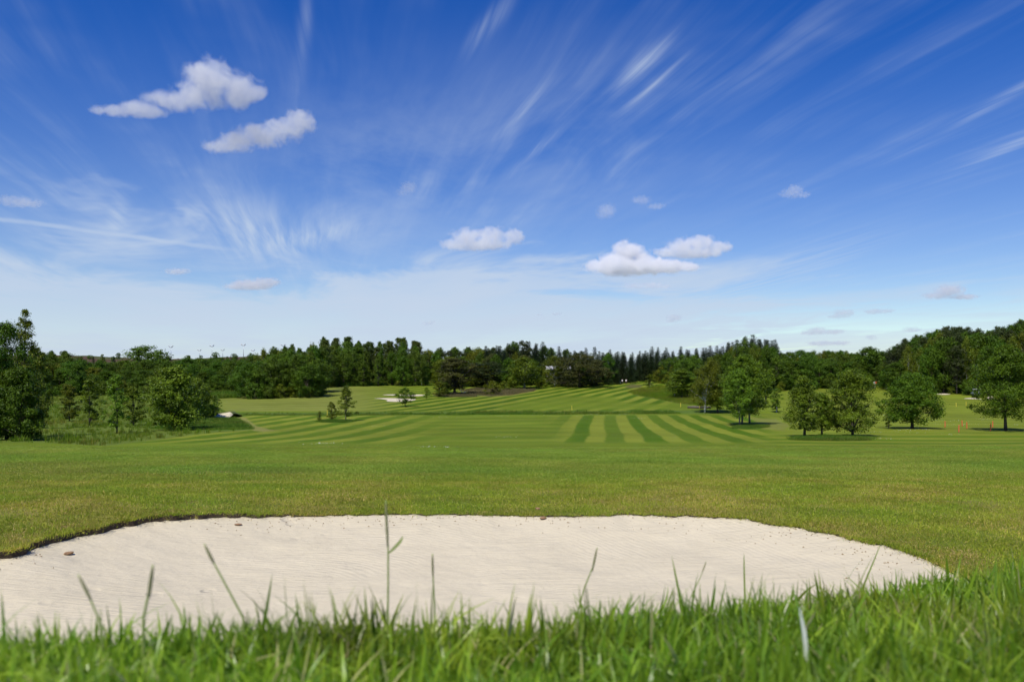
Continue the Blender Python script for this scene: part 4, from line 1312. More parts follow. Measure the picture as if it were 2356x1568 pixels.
# centre
ptree('young_a', 797, 967, 888, 'tallest of three slim saplings on the striped fairway', 40, name='sapling')
ptree('slim_a', 763, 966, 922, 'middle-sized of three slim saplings on the striped fairway', 20, name='sapling')
ptree('slim_a', 735, 968, 944, 'tiniest of three slim saplings on the striped fairway', 9, name='sapling')
ptree('round_s', 932, 935, 892, 'small round tree in front of the two far bunkers', 42, name='round_tree')
ptree('slim_b', 981, 916, 890, 'little slim tree right of the two far bunkers', 17, name='sapling')
ptree('slim_a', 1010, 912, 876, 'slim young birch left of the brown pine', 28, name='sapling')
ptree('pine_a', 1047, 906, 824, 'solitary brownish pine standing before the wood', 84)
ptree('bush_a', 1025, 908, 882, 'small bush left of the foot of the brown pine', 24)
ptree('bush_b', 1133, 908, 876, 'yellow-green bush on the brown grass patch', 36)
ptree('bush_b', 1160, 896, 876, 'small bright yellow bush right of the bush on brown grass', 22)
ptree('pine_b', 1122, 892, 832, 'low dark conifer behind the brown grass patch', 78)
ptree('birch_a', 1205, 893, 822, 'bushy birch at the right end of the brown grass', 72)
ptree('bush_b', 1246, 889, 868, 'pale yellow shrub left of the twin white trunks', 34)
ptree('bush_b', 1180, 890, 872, 'pale yellow shrub behind the brown grass', 24)
ptree('twin', 1275, 888, 820, 'birch with twin white trunks at the edge of the far fairway', 50, rz=0.4, name='birch_tree')
ptree('yew_a', 1332, 890, 816, 'broad olive brown evergreen beside the far fairway', 118, name='evergreen_tree')
ptree('oak_b', 340, 893, 797, 'big round-topped tree above the left hedge line', 118)
ptree('oak_a', 120, 893, 822, 'round hedge tree behind the left edge trees', 90)
ptree('oak_c', 1998, 886, 798, 'rounded tree standing clear above the gap on the right', 72)

# --- the woods
SKY = [(60, 812), (100, 806), (150, 808), (200, 822), (250, 827), (300, 826), (400, 826), (450, 824), (520, 824), (570, 816), (600, 806), (640, 797), (670, 791), (700, 800), (740, 778), (790, 776), (840, 783),
       (880, 790), (915, 778), (950, 779), (985, 802), (1020, 800), (1060, 798), (1100, 800), (1130, 795), (1185, 786), (1250, 789), (1290, 801), (1340, 806), (1390, 800), (1420, 803), (1470, 806),
       (1500, 798), (1550, 798), (1600, 801), (1640, 798), (1680, 786), (1720, 771), (1780, 777), (1800, 814), (1850, 809), (1880, 800), (1920, 808), (1960, 812), (2040, 808), (2060, 792), (2100, 776),
       (2150, 760), (2200, 748), (2240, 758), (2300, 755), (2356, 735), (2450, 725)]
SX = [p[0] for p in SKY]; SYY = [p[1] for p in SKY]


def wood_kind(x, row):
    r_ = random.random()
    if x < 300: return random.choice(['oak_a', 'oak_b', 'yel_a', 'oak_c'])
    if x < 545: return random.choice(['oak_a', 'oak_b', 'oak_c'])
    if x < 735: return random.choice(['oak_a', 'oak_b', 'pop_b'] if row == 0 else ['oak_c', 'pop_b', 'birch_a'])
    if x < 980: return random.choice(['oak_c', 'pop_b', 'oak_b'] if row == 0 else ['pop_a', 'pop_a', 'pop_b'])
    if x < 1110: return random.choice(['yel_a', 'birch_a', 'oak_b'] if row == 0 else ['oak_c', 'pine_b', 'yel_a'])
    if x < 1400: return random.choice(['spruce_c', 'birch_b', 'oak_c', 'pine_a'] if row == 0 else ['spruce_a', 'spruce_b', 'spruce_c', 'spruce_a', 'pine_b', 'oak_c'])
    if x < 1520: return random.choice(['spruce_a', 'spruce_c'])
    if x < 1660: return random.choice(['birch_b', 'oak_b', 'spruce_c'] if row == 0 else ['spruce_a', 'spruce_b', 'spruce_c'])
    if x < 1796: return random.choice(['oak_b', 'birch_a', 'oak_c'] if row == 0 else ['spruce_a', 'spruce_b'])
    if x < 2050: return random.choice(['oak_b', 'oak_c', 'oak_a', 'birch_b'])
    return random.choice(['oak_a', 'pine_b', 'birch_a'] if row == 0 else ['pine_b', 'pine_b', 'beech_a', 'oak_c'])


WHERE = [(150, 'behind the left edge trees'), (290, 'above the thin young trees'), (400, 'around the big round-topped tree'), (470, 'right of the big round-topped tree'), (545, 'under the floodlight masts'), (640, 'in the left half of the dark bushy mass'),
         (735, 'in the right half of the dark bushy mass'), (800, 'above the weeds right of the bushy mass'), (880, 'left of the two far bunkers'), (980, 'above the two far bunkers'), (1100, 'behind the solitary brown pine'), (1240, 'behind the brown grass patch'), (1320, 'near the pale roofed shed'),
         (1400, 'behind the broad olive evergreen'), (1520, 'behind the two walkers'), (1600, 'above the thicket on the mound'), (1670, 'behind the leaning white birch'), (1800, 'behind the tall three-trunk group'), (1900, 'behind the left of the row of three'),
         (1980, 'behind the right of the row of three'), (2120, 'behind the round lone tree'), (2240, 'between lone tree and right edge tree'), (9999, 'behind the right edge tree')]
LOOK = {'oak': 'dark green broadleaved tree', 'yel': 'yellow-green broadleaved tree', 'pop': 'tall feathery-topped tree', 'bir': 'loose pale birch', 'pin': 'dull dark pine', 'spr': 'dark pointed spruce', 'bee': 'tall broad-crowned tree'}


def where(x):
    for k, w in WHERE:
        if x < k: return w


def wood_label(kind, x, row):
    seg = 'left hedge line' if x < 735 else 'wood left of centre' if x < 1100 else 'central conifer wood' if x < 1520 else 'conifer stand right of centre' if x < 1800 else 'wood on the right'
    return ('front ' if row == 0 else 'rear ') + LOOK[kind[:3]] + ' ' + where(x), 'trees of the ' + seg


random.seed(8)
# far-edge rows: (distance, crown spacing in px, how far the tops stay below the skyline, row)
def front_Y(x):   # distance of the wood's front edge
    return float(np.interp(x, [60, 300, 540, 560, 735, 760, 1000, 1100, 1400, 1500, 1560, 1700, 1800, 1960, 2060, 2200, 2456], [215, 225, 232, 205, 212, 262, 268, 262, 268, 300, 262, 235, 240, 262, 240, 225, 205]))


for (dY, spc, drop, row) in ((0, 25, 34, 0), (7, 27, 20, 0), (15, 24, 8, 1), (24, 26, 0, 1), (36, 30, 4, 1)):
    x = 62.0 + random.uniform(0, 20)
    while x < 2440:
        Yd = front_Y(x) + dY + random.uniform(-3, 3)
        kind = wood_kind(x, row)
        sk = np.interp(x, SX, SYY)
        con = kind.startswith('spr') or kind == 'pop_a'
        tp = sk + drop * random.uniform(0.5, 1.35) + (random.uniform(-6, 9) if row and con else random.uniform(-3, 6))
        p = onu(x / 2.3008, Yd)
        ht = -(tp / 2.3008 - HV) / F * Yd - p.z
        skip = (1985 < x < 2030 and row == 0) or (1238 < x < 1290 and dY < 20) or (x < 300 and row == 1 and dY > 20) or ht < 2.5
        if not skip:
            lb, gr = wood_label(kind, x, row)
            tree(kind, p, ht, lb, gr, wide=random.uniform(0.85, 1.15) * np.clip(9.0 / ht, 0.75, 1.35) if not con else random.uniform(0.85, 1.1))
        x += spc * random.uniform(0.75, 1.3) * (1.25 if x < 560 else 0.62 if 1100 < x < 1800 and row else 1.0)
# shrubs closing the foot of the wood
x = 64.0
while x < 2440:
    if not (1380 < x < 1500 or 1100 < x < 1290 or 1990 < x < 2040 or 735 < x < 1000):
        Yd = front_Y(x) - random.uniform(2, 5)
        p = onu(x / 2.3008, Yd)
        seg = 'left hedge line' if x < 560 else 'wood left of centre' if x < 1100 else 'central conifer wood' if x < 1796 else 'wood on the right'
        tree(random.choice(['bush_a', 'bush_a', 'bush_b']) if x > 560 else 'bush_a', p, random.uniform(2.2, 4.2), 'low bush at the wood foot ' + where(x), 'bushes at the foot of the wood')
    x += random.uniform(24, 44)
# far trees on the skyline left, and beyond the gap on the right
for k, (x, tp) in enumerate(((118, 806), (150, 806), (215, 818), (240, 820), (262, 818), (485, 818), (505, 821), (532, 819))):
    p = onu(x / 2.3008, 520 + 8 * (k % 3)); ht = -(tp / 2.3008 - HV) / F * p.y - p.z
    if ht > 1.0: tree('oak_c' if k < 2 else 'spruce_b', p, ht, 'small far tree on the skyline of the heath on the left', 'far trees on the heath skyline', name='broadleaf_tree' if k < 2 else 'spruce_tree')
for k, (x, tp) in enumerate(((1905, 806), (1935, 806), (1958, 812), (1925, 812), (1982, 815))):
    p = onu(x / 2.3008, 470 + 9 * (k % 2)); ht = -(tp / 2.3008 - HV) / F * p.y - p.z
    if ht > 1.0: tree('oak_c', p, max(ht, 5), 'distant rounded tree seen over the wood right of centre', 'distant trees over the right wood', wide=1.2)
# thicket between hedge line and heath
for k in range(70):
    x = random.uniform(70, 600); Yd = random.uniform(270, 400) if k < 46 else random.uniform(560, 640)
    p = onu(x / 2.3008, Yd)
    tree(random.choice(['oak_a', 'oak_b', 'bush_a', 'yel_a']), p, random.uniform(5, 9) if k < 46 else random.uniform(2.5, 5), 'scrubby tree on the slope behind the left hedge line', 'scrub on the slope behind the hedge line')
# ------------------------------------------------------------------ things
def P2(x, y): return at(x / 2.3008, y / 2.3008)
def PZ_(zf, x, y):
    (u, v), = zf([(x, y)]); return at(u, v)


def stake(p, h, w, material, label, group, name, tilt=0.0, band=None):
    e = thing(name, label, 'stake', p, 0.0, group)
    e.rotation_euler = (0, tilt, random.uniform(-.4, .4))
    mb = MB(); mb.tube([(0, 0, -0.15), (0, 0, h * .5), (0, 0, h * .97), (0, 0, h)], [w / 2, w / 2, w / 2 * .96, w / 2 * .6], 8)
    obj('post', mb.mesh('post', False), material, e)
    mb = MB(); mb.tube([(0, 0, -0.02), (0, 0, 0.03)], [w * .62, w * .62], 8)
    obj('ground_collar', mb.mesh('ground_collar'), M['wood_dark'], e)
    return e


random.seed(12)
OS = [(1222, 782, 'leftmost of the six orange stakes on the right lawn'), (1420, 852, 'nearest and lowest standing of the six orange stakes'), (1468, 770, 'farthest of the middle three orange stakes'),
      (1535, 800, 'right one of the middle three orange stakes'), (1876, 836, 'front one of the right pair of orange stakes'), (1905, 782, 'rear, rightmost of the six orange stakes')]
for (x, y, lb) in OS:
    stake(PZ_(ZR, x, y), 0.86 if y > 810 else 0.82, 0.13, M['orange'], lb, 'orange stakes on the right lawn', 'orange_stake', random.uniform(-.04, .04))
YS = [(ZR, 1382, 488, 'yellow stake on the lawn right of the round lone tree'), (ZR, 1525, 472, 'yellow stake left of the leaning right edge tree'), (ZR, 318, 515, 'yellow stake between the row of three and the round lone tree'),
      (ZR, 428, 182, 'far yellow stake by the small bunkers under the right wood'),
      (lambda p: zoomed(2640, 1560, 8.41, p), 695, 562, 'left yellow stake in the grass before the timber bridge'), (lambda p: zoomed(2640, 1560, 8.41, p), 1325, 622, 'taller yellow stake at the end of the timber bridge'),
      (lambda p: zoomed(1700, 1250, 2.356, p), 1385, 918, 'yellow stake in the ditch grass in the centre'), (lambda p: zoomed(800, 1250, 2.356, p), 1200, 965, 'yellow stake behind the slim saplings')]
for (zf, x, y, lb) in YS:
    p = PZ_(zf, x, y)
    stake(p, 0.95 if 'taller' not in lb else 1.6, 0.10, M['yellow'], lb, 'yellow stakes along the ditch', 'yellow_stake', random.uniform(-.06, .06))
WS = [(lambda p: zoomed(0, 1200, 2.3008, p), 1395, 822, 'white marker post before the hedge line on the left'), (lambda p: zoomed(0, 1200, 2.3008, p), 693, 830, 'white marker post left of the thin young trees'),
      (lambda p: zoomed(800, 1250, 2.356, p), 1218, 692, 'white marker post at the corner of the dark bushes'), (ZR, 1542, 252, 'white marker post under the tall trees on the right'),
      (lambda p: zoomed(2500, 1250, 2.356, p), 1428, 935, 'white tree guard post left of the thin young tree'), (lambda p: zoomed(800, 1250, 2.356, p), 2090, 680, 'thin white marker post at the wood edge left of the brown pine')]
for (zf, x, y, lb) in WS:
    stake(PZ_(zf, x, y), 1.1, 0.16 if 'thin' not in lb else 0.1, M['white'], lb, 'white marker posts', 'marker_post')
stake(PZ_(lambda p: zoomed(800, 1250, 2.356, p), 1000, 735), 1.2, 0.14, M['red'], 'red marker post in front of the dark bushes left of centre', None, 'marker_post')


def footbridge():
    zf = lambda p: zoomed(2640, 1560, 8.41, p)
    (u0, v0), (u1, v1) = zf([(1000, 590), (1830, 650)])
    a = at(u0, v0); b = at(u1, v1)
    b = Vector((b.x, a.y - 3.0, 0)); c = (a + b) / 2; c.z = max(gz(a.x, a.y), gz(b.x, b.y)) + 0.30
    L = (Vector((b.x, b.y, 0)) - Vector((a.x, a.y, 0))).length; ang = math.atan2(b.y - a.y, b.x - a.x)
    e = thing('footbridge', 'flat weathered timber footbridge over the ditch behind the leaning white birch', 'bridge', c, ang)
    n_ = int(L / 0.24)
    pm = MB().box((0, 0, 0), (0.2, 2.0, 0.07), bev=0.008).mesh('plank')
    for i in range(n_):
        o = obj('plank', pm, M['wood'], e); o.location = (-L / 2 + (i + .5) * L / n_, random.uniform(-.03, .03), random.uniform(-.006, .006)); o.rotation_euler = (0, 0, random.uniform(-.015, .015))
    for s_ in (-1, 1):
        obj('side_beam', MB().box((0, s_ * 0.92, -0.17), (L, 0.14, 0.26), bev=0.01).mesh('side_beam'), M['wood_dark'], e)
        obj('kerb_rail', MB().box((0, s_ * 0.93, 0.095), (L * .98, 0.10, 0.10), bev=0.01).mesh('kerb_rail'), M['wood'], e)


footbridge()


def bunker_face():
    """small pale sand face with a turf brow, left of centre"""
    zf = lambda p: zoomed(560, 1540, 5.355, p)
    (u0, v0), (u1, v1) = zf([(1600, 692), (1945, 692)])
    a = at(u0, v0); b = at(u1, v1); yb = (a.y + b.y) / 2
    c = Vector(((a.x + b.x) / 2, yb, gz((a.x + b.x) / 2, yb)))
    w = (b.x - a.x); k = yb / F / 4 / 5.355
    top = [(-0.5, 0.30), (-0.42, 88 * k), (-0.2, 92 * k), (0.1, 108 * k), (0.28, 122 * k), (0.4, 110 * k), (0.5, 62 * k)]
    e = thing('bunker_face', 'small pale sand bunker face with a dark turf brow behind the narrow sapling', 'bunker', c)
    xs = np.linspace(-0.56, 0.5, 26); v = []; f = []
    hz = np.interp(xs, [t[0] for t in top], [t[1] for t in top])
    rows = 7
    for i, x in enumerate(xs):
        for r_ in range(rows):
            t = r_ / (rows - 1)
            v.append((x * w, -0.5 + 1.6 * t ** 1.4 + 0.25 * abs(x) + 0.05 * random.random(), -0.05 + (hz[i] + .05) * t ** 0.8 + 0.02 * random.random()))
    for i in range(len(xs) - 1):
        for r_ in range(rows - 1): f.append((i * rows + r_, (i + 1) * rows + r_, (i + 1) * rows + r_ + 1, i * rows + r_ + 1))
    obj('sand_face', mesh_np('sand_face', v, f, True), M['sand_far'], e)
    v = []; f = []
    for i, x in enumerate(xs):
        y0 = 1.1 + 0.25 * abs(x)
        for (dy, dz) in ((-0.10, -0.08), (-0.16, 0.05), (0.1, 0.12), (1.2, 0.04), (3.5, -hz[i] * 0.7), (5.0, -hz[i] - .3)):
            v.append((x * w * (1.0 if dy < 1 else 1.15), y0 + dy, hz[i] + dz + 0.02 * random.random()))
    for i in range(len(xs) - 1):
        for r_ in range(5): f.append((i * 6 + r_, (i + 1) * 6 + r_, (i + 1) * 6 + r_ + 1, i * 6 + r_ + 1))
    m_ = simple('brow turf', (0.10, 0.125, 0.03), 0.9, 0.4, 3, bump=0.6)
    obj('turf_brow', mesh_np('turf_brow', v, f, True), m_, e)


bunker_face()


def dead_branch():
    a = PZ_(Z5, 1315, 436); k = a.y / F / 4 / 3.366
    e = thing('dead_birch_limb', 'bleached forked dead limb lying on the grass right of the brown pine', 'branch', a)
    mb = MB(); mb.tube([(-46 * k, 0.3, 52 * k), (-30 * k, 0.2, 32 * k), (-12 * k, .05, 9 * k), (0, 0, 0.07)], [0.05, 0.08, 0.10, 0.11], 7)
    obj('upright_limb', mb.mesh('upright_limb', True), M['deadwood'], e)
    mb = MB(); mb.tube([(0, 0.0, 0.08), (22 * k, .2, 7 * k), (45 * k, .3, 17 * k), (62 * k, .4, 22 * k)], [0.10, 0.09, 0.07, 0.03], 7)
    obj('lying_limb', mb.mesh('lying_limb', True), M['deadwood'], e)


dead_branch()


def shed():
    (u0, v0), (u1, v1) = zoomed(2080, 1440, 8.41, [(868, 182), (1250, 290)])
    Yd = 276.0
    x0 = (u0 - 512) / F * Yd; x1 = (u1 - 512) / F * Yd + 5.0
    zt = -(v0 - HV) / F * Yd; zb = -(v1 - HV) / F * Yd
    w = x1 - x0; xc = (x0 + x1) / 2; g0 = gz(xc, Yd)
    e = thing('shed', 'shed with a pale sheet roof half hidden among the central trees', 'building', (xc, Yd, g0))
    H = zb - g0; T = zt - g0; dep = 5.0
    obj('wall', MB().box((0, dep / 2, H / 2), (w * .95, dep - .3, H)).mesh('wall'), M['shedwall'], e)
    r_ = MB()
    v = [(-w / 2, -.3, H), (w / 2, -.3, H), (w / 2, dep * .5, T), (-w / 2, dep * .5, T), (w / 2, dep + .3, H), (-w / 2, dep + .3, H)]
    v2 = [(x, y, z - 0.08) for x, y, z in v]
    r_.add(v + v2, [(0, 1, 2, 3), (3, 2, 4, 5), (6, 9, 8, 7), (9, 11, 10, 8), (0, 6, 7, 1), (5, 4, 10, 11), (1, 7, 8, 2), (2, 8, 10, 4), (0, 3, 9, 6), (3, 5, 11, 9)])
    ro = obj('roof', r_.mesh('roof'), M['roofsheet'], e)
    for k in range(9):
        x = -w / 2 + (k + .5) * w / 9
        mb = MB(); mb.tube([(x, -.3, H + .02), (x, dep * .5, T + .02)], 0.035, 4); obj('rib', mb.mesh('rib'), M['roofsheet'], ro)
    d_ = obj('door', MB().box((0, -.0 + 0.12, min(1.0, H * .45)), (1.0, 0.06, min(2.0, H * .9))).mesh('door'), M['wood_dark'], e)
    obj('handle', MB().box((0.38, 0.07, 1.0), (0.12, 0.04, 0.03)).mesh('handle'), M['metal'], d_)


shed()
for (x, tp, kd) in ((1262, 850, 'oak_b'), (1284, 848, 'birch_b'), (1244, 842, 'oak_c')):
    p = onu(x / 2.3008, 270); tree(kd, p, -(tp / 2.3008 - HV) / F * 270 - p.z, 'bushy tree in front of the pale roofed shed', 'trees before the shed', wide=1.1)


def floodlight(xs_, vs_, label, Yd):
    u, v = xs_ / 4, vs_ / 4
    p = onu(u, Yd); H = -(v - HV) / F * Yd - p.z
    e = thing('floodlight_mast', label, 'floodlight', p, 0.0, 'floodlight masts on the skyline')
    mb = MB(); mb.tube([(0, 0, -.3), (0, 0, H * .5), (0, 0, H - .6)], [0.22, 0.17, 0.10], 8); obj('pole', mb.mesh('pole', True), M['metal'], e)
    mb = MB(); mb.tube([(-1.5, 0, H + .35), (-.5, 0, H - .6), (.5, 0, H - .6), (1.5, 0, H + .35)], 0.10, 6); obj('crossarm', mb.mesh('crossarm'), M['metal'], e)
    for s_ in (-1, 1):
        for k in (0.8, 1.5):
            mb = MB(); mb.box((s_ * k, -0.25, H - .25 + (k - .9) * .9 + .35), (0.85, 0.4, 0.75), rx=0.5, ry=-s_ * .5, bev=0.05)
            obj('lamp_head', mb.mesh('lamp_head'), M['lamp'], e)


for k, (x, v) in enumerate(((684, 1386), (798, 1400), (848, 1383), (891, 1399), (974, 1379), (1012, 1401), (1133, 1380))):
    floodlight(x, v, ('floodlight mast right of the big round-topped tree', 'short faint floodlight mast, second from the left', 'tall floodlight mast, third from the left', 'floodlight mast in the middle, fourth from the left',
                      'tallest looking floodlight mast above the low wood', 'faint floodlight mast left of the dark bushes', 'floodlight mast peeping over the dark wood, rightmost')[k], 640 if v < 1390 else 760)


def flag_and_bin():
    p = PZ_(ZR, 216, 222)
    e = thing('flag', 'flag with white and red halves on a pole by the far green on the right', 'flag', p)
    H = 2.1
    mb = MB(); mb.tube([(0, 0, -.1), (0, 0, H)], 0.035, 8); obj('pole', mb.mesh('pole'), M['white'], e)
    def cloth(x0, x1, nm, mt):
        v = []; f = []
        for i in range(7):
            x = x0 + (x1 - x0) * i / 6
            for j in range(4): v.append((x, 0.07 * math.sin(x * 6 + j * .4), H - .62 + .6 * j / 3 - .05 * abs(x)))
        for i in range(6):
            for j in range(3): f.append((i * 4 + j, (i + 1) * 4 + j, (i + 1) * 4 + j + 1, i * 4 + j + 1))
        o = obj(nm, mesh_np(nm, v, f, True), mt, e); md = o.modifiers.new('thick', 'SOLIDIFY'); md.thickness = 0.008
    cloth(-0.55, 0.0, 'white_panel', M['white']); cloth(0.0, 0.55, 'red_panel', M['red'])
    p = PZ_(ZR, 190, 218)
    e = thing('litter_bin', 'dark litter bin beside the white and red flag', 'bin', p)
    mb = MB(); mb.tube([(0, 0, 0), (0, 0, 0.9), (0, 0, 1.0)], [0.38, 0.42, 0.44], 14); obj('body', mb.mesh('body'), M['black'], e)
    mb = MB(); mb.tube([(0, 0, 1.0), (0, 0, 1.08), (0, 0, 1.22)], [0.47, 0.47, 0.15], 14); obj('lid', mb.mesh('lid'), M['wood_dark'], e)


flag_and_bin()


def wheel(parent, c, r_, w, ax='x'):
    d_ = Vector((1, 0, 0)) if ax == 'x' else Vector((0, 1, 0))
    c = Vector(c)
    def tor(r0, r1, ww, nm, mt, par):
        mb = MB(); n_ = 18; v = []; f = []
        e1 = Vector((0, 0, 1)); e2 = d_.cross(e1)
        prof_ = [(r0, -ww / 2), (r1, -ww / 2 * .8), (r1, ww / 2 * .8), (r0, ww / 2)]
        for k in range(n_):
            a_ = 2 * math.pi * k / n_
            for (rr, o_) in prof_: v.append(c + (e1 * math.cos(a_) + e2 * math.sin(a_)) * rr + d_ * o_)
        for k in range(n_):
            for j in range(4):
                f.append((k * 4 + j, k * 4 + (j + 1) % 4, ((k + 1) % n_) * 4 + (j + 1) % 4, ((k + 1) % n_) * 4 + j))
        mb.add(v, f); return obj(nm, mb.mesh(nm), mt, par)
    ty = tor(r_ * .62, r_, w, 'wheel', M['black'], parent)
    tor(0.02, r_ * .62, w * .7, 'rim', M['metal'], ty)
    return ty


def buggy():
    p = PZ_(ZR, 1675, 330)
    e = thing('golf_buggy', 'blue-grey golf buggy with a pale roof behind the right edge tree', 'golf buggy', p, R(75))
    obj('body', MB().box((0, 0.15, 0.52), (1.15, 2.0, 0.42), bev=0.09).box((0, 1.05, 0.72), (1.1, 0.5, 0.5), rx=-.35, bev=0.1).mesh('body', False), M['blue'], e)
    obj('seat', MB().box((0, -0.25, 0.82), (1.05, 0.55, 0.16), bev=0.05).box((0, -0.55, 1.08), (1.05, 0.13, 0.5), rx=-.15, bev=0.05).mesh('seat'), M['white'], e)
    obj('roof', MB().box((0, 0.05, 1.86), (1.2, 1.75, 0.09), bev=0.04).mesh('roof'), M['white'], e)
    for sx in (-1, 1):
        for (y0, y1) in ((0.95, 0.8), (-0.72, -0.7)):
            mb = MB(); mb.tube([(sx * .52, y0, 0.8), (sx * .54, y1, 1.83)], 0.025, 6); obj('roof_post', mb.mesh('roof_post'), M['metal'], e)
        for y in (0.85, -0.75): wheel(e, (sx * .52, y, 0.24), 0.24, 0.2)
    mb = MB(); mb.tube([(-.25, .75, .85), (-.25, .5, 1.1)], 0.02, 6); s_ = obj('steering_column', mb.mesh('steering_column'), M['black'], e)
    obj('bag_rack', MB().box((0, -1.02, 0.9), (0.9, 0.3, 0.8), bev=0.08).mesh('bag_rack'), M['black'], e)


buggy()


# ------------------------------------------------------------------ people
def skin_obj(name, verts, edges, radii, root, material, parent, sub=2):
    me = bpy.data.meshes.new(name); me.from_pydata(verts, edges, []); me.update()
    o = obj(name, me, material, parent)
    md = o.modifiers.new('skin', 'SKIN'); md.use_smooth_shade = True
    sv = me.skin_vertices[0].data
    for i, r_ in enumerate(radii):
        sv[i].radius = (r_, r_) if isinstance(r_, float) else r_; sv[i].use_root = (i == root)
    s_ = o.modifiers.new('sub', 'SUBSURF'); s_.levels = sub; s_.render_levels = sub
    return o


def person(p, rz, label, stride=0.18, arms=((0.10, 0.06), (-0.05, 0.10)), group=None):
    """walking figure facing -Y, 1.78 m"""
    e = thing('person', label, 'person', p, rz, group)
    V = []; E = []; Rr = []
    def add(v, r_, par=None):
        V.append(tuple(v)); Rr.append(r_)
        if par is not None: E.append((par, len(V) - 1))
        return len(V) - 1
    pel = add((0, 0, 0.95), (0.150, 0.110)); wa = add((0, -.01, 1.10), (0.140, 0.100), pel); ch = add((0, 0, 1.32), (0.165, 0.115), wa); nk0 = add((0, .01, 1.46), (0.085, 0.075), ch)
    nk = add((0, .0, 1.53), 0.055, nk0); hd = add((0, -.015, 1.62), (0.078, 0.092), nk); ht = add((0, -.01, 1.72), (0.068, 0.080), hd)
    nose = add((0, -.108, 1.635), 0.014, hd)
    for s_ in (-1, 1): add((s_ * .085, 0.005, 1.635), 0.016, hd)
    legs = {}
    for s_ in (-1, 1):
        fy = -stride * s_
        hip = add((s_ * .09, 0, 0.90), 0.088, pel); kn = add((s_ * .10, fy * .45 - .03, 0.50), 0.060, hip); an_ = add((s_ * .10, fy, 0.09), 0.040, kn); toe = add((s_ * .115, fy - .15, 0.035), (0.042, 0.030), an_)
        legs[s_] = (V[hip], V[kn], V[an_], V[toe])
    armp = {}
    for s_, (ay, az) in zip((-1, 1), arms):
        sh = add((s_ * .19, 0, 1.41), 0.062, nk0); el = add((s_ * .26, ay * .3 + .03, 1.13), 0.043, sh); wr = add((s_ * .27, -ay, 0.88 + az), 0.030, el); pm = add((s_ * .275, -ay - .02, 0.80 + az), (0.022, 0.038), wr)
        for k, dy in enumerate((-.03, -.01, .01, .03)):
            f1 = add((s_ * .272, -ay - .02 + dy, 0.745 + az), 0.0095, pm); add((s_ * .262, -ay - .025 + dy, 0.705 + az + .006 * abs(k - 1)), 0.008, f1)
        th_ = add((s_ * .262, -ay - .062, 0.80 + az), 0.010, pm); add((s_ * .258, -ay - .072, 0.765 + az), 0.009, th_)
        armp[s_] = (V[sh], V[el])
    skin_obj('body', V, E, Rr, 0, M['skin'], e)
    # polo shirt
    v = [(0, 0, 0.93), (0, -.01, 1.10), (0, 0, 1.32), (0, .01, 1.46)]; ed = [(0, 1), (1, 2), (2, 3)]; rr = [(0.175, 0.135), (0.165, 0.125), (0.19, 0.138), (0.10, 0.09)]
    for s_ in (-1, 1):
        a_, b_ = armp[s_]; m_ = tuple(a_[k] * .25 + b_[k] * .75 for k in range(3)); i0 = len(v); v += [a_, m_]; ed += [(3, i0), (i0, i0 + 1)]; rr += [0.078, 0.062]
    skin_obj('shirt', v, ed, rr, 0, M['shirt'], e)
    v = [(0, 0, 1.0), (0, 0, 0.92)]; ed = [(0, 1)]; rr = [(0.158, 0.120), (0.160, 0.122)]
    for s_ in (-1, 1):
        h_, k_, a_, t_ = legs[s_]; i0 = len(v); v += [h_, k_, (a_[0], a_[1], a_[2] + .02)]; ed += [(1, i0), (i0, i0 + 1), (i0 + 1, i0 + 2)]; rr += [0.102, 0.076, 0.058]
    skin_obj('trousers', v, ed, rr, 0, M['trousers'], e)
    for s_ in (-1, 1):
        h_, k_, a_, t_ = legs[s_]
        skin_obj('shoe', [(a_[0], a_[1] + .04, 0.05), (a_[0], a_[1] - .04, 0.05), (t_[0], t_[1] - .02, 0.04)], [(0, 1), (1, 2)], [0.048, 0.052, 0.044], 0, M['black'], e, 1)
    skin_obj('hair', [(0, .045, 1.64), (0, .02, 1.72), (0, -.03, 1.745)], [(0, 1), (1, 2)], [(0.080, 0.05), (0.080, 0.075), (0.070, 0.05)], 0, M['hair'], e, 1)
    for s_ in (-1, 1):
        bm = bmesh.new(); bmesh.ops.create_uvsphere(bm, u_segments=8, v_segments=6, radius=0.011)
        me = bpy.data.meshes.new('eye'); bm.to_mesh(me); bm.free()
        obj('eye', me, M['black'], e, (s_ * .032, -.098, 1.655))
    obj('mouth', MB().box((0, -.103, 1.59), (0.045, 0.012, 0.008), bev=.002).mesh('mouth'), M['red'], e)
    return e


def trolley(p, rz):
    e = thing('golf_trolley', 'two-wheeled golf trolley with a pale bag left of the walking pair', 'trolley', p, rz)
    for s_ in (-1, 1): wheel(e, (s_ * .32, 0.12, 0.16), 0.16, 0.06)
    mb = MB(); mb.tube([(-.32, .12, .16), (.32, .12, .16)], 0.014, 6); obj('axle', mb.mesh('axle'), M['metal'], e)
    mb = MB(); mb.tube([(0, -.30, .10), (0, .10, .35), (0, .45, .95), (0, .62, 1.0)], 0.018, 6); obj('handle', mb.mesh('handle'), M['metal'], e)
    mb = MB(); mb.tube([(0, -.26, .15), (0, .0, .55), (0, .22, .92)], [0.13, 0.14, 0.15], 12); b_ = obj('bag', mb.mesh('bag', True), M['deadwood'], e)
    for k in range(6):
        a_ = k * 1.05; mb = MB(); x, y = .08 * math.cos(a_), .05 * math.sin(a_)
        mb.tube([(x, .20 + y, .85), (x * 1.2, .34 + y, 1.12)], 0.008, 5); mb.box((x * 1.2 + .03, .35 + y, 1.13), (0.09, 0.04, 0.05), bev=.01)
        obj('club', mb.mesh('club'), M['metal'], b_)


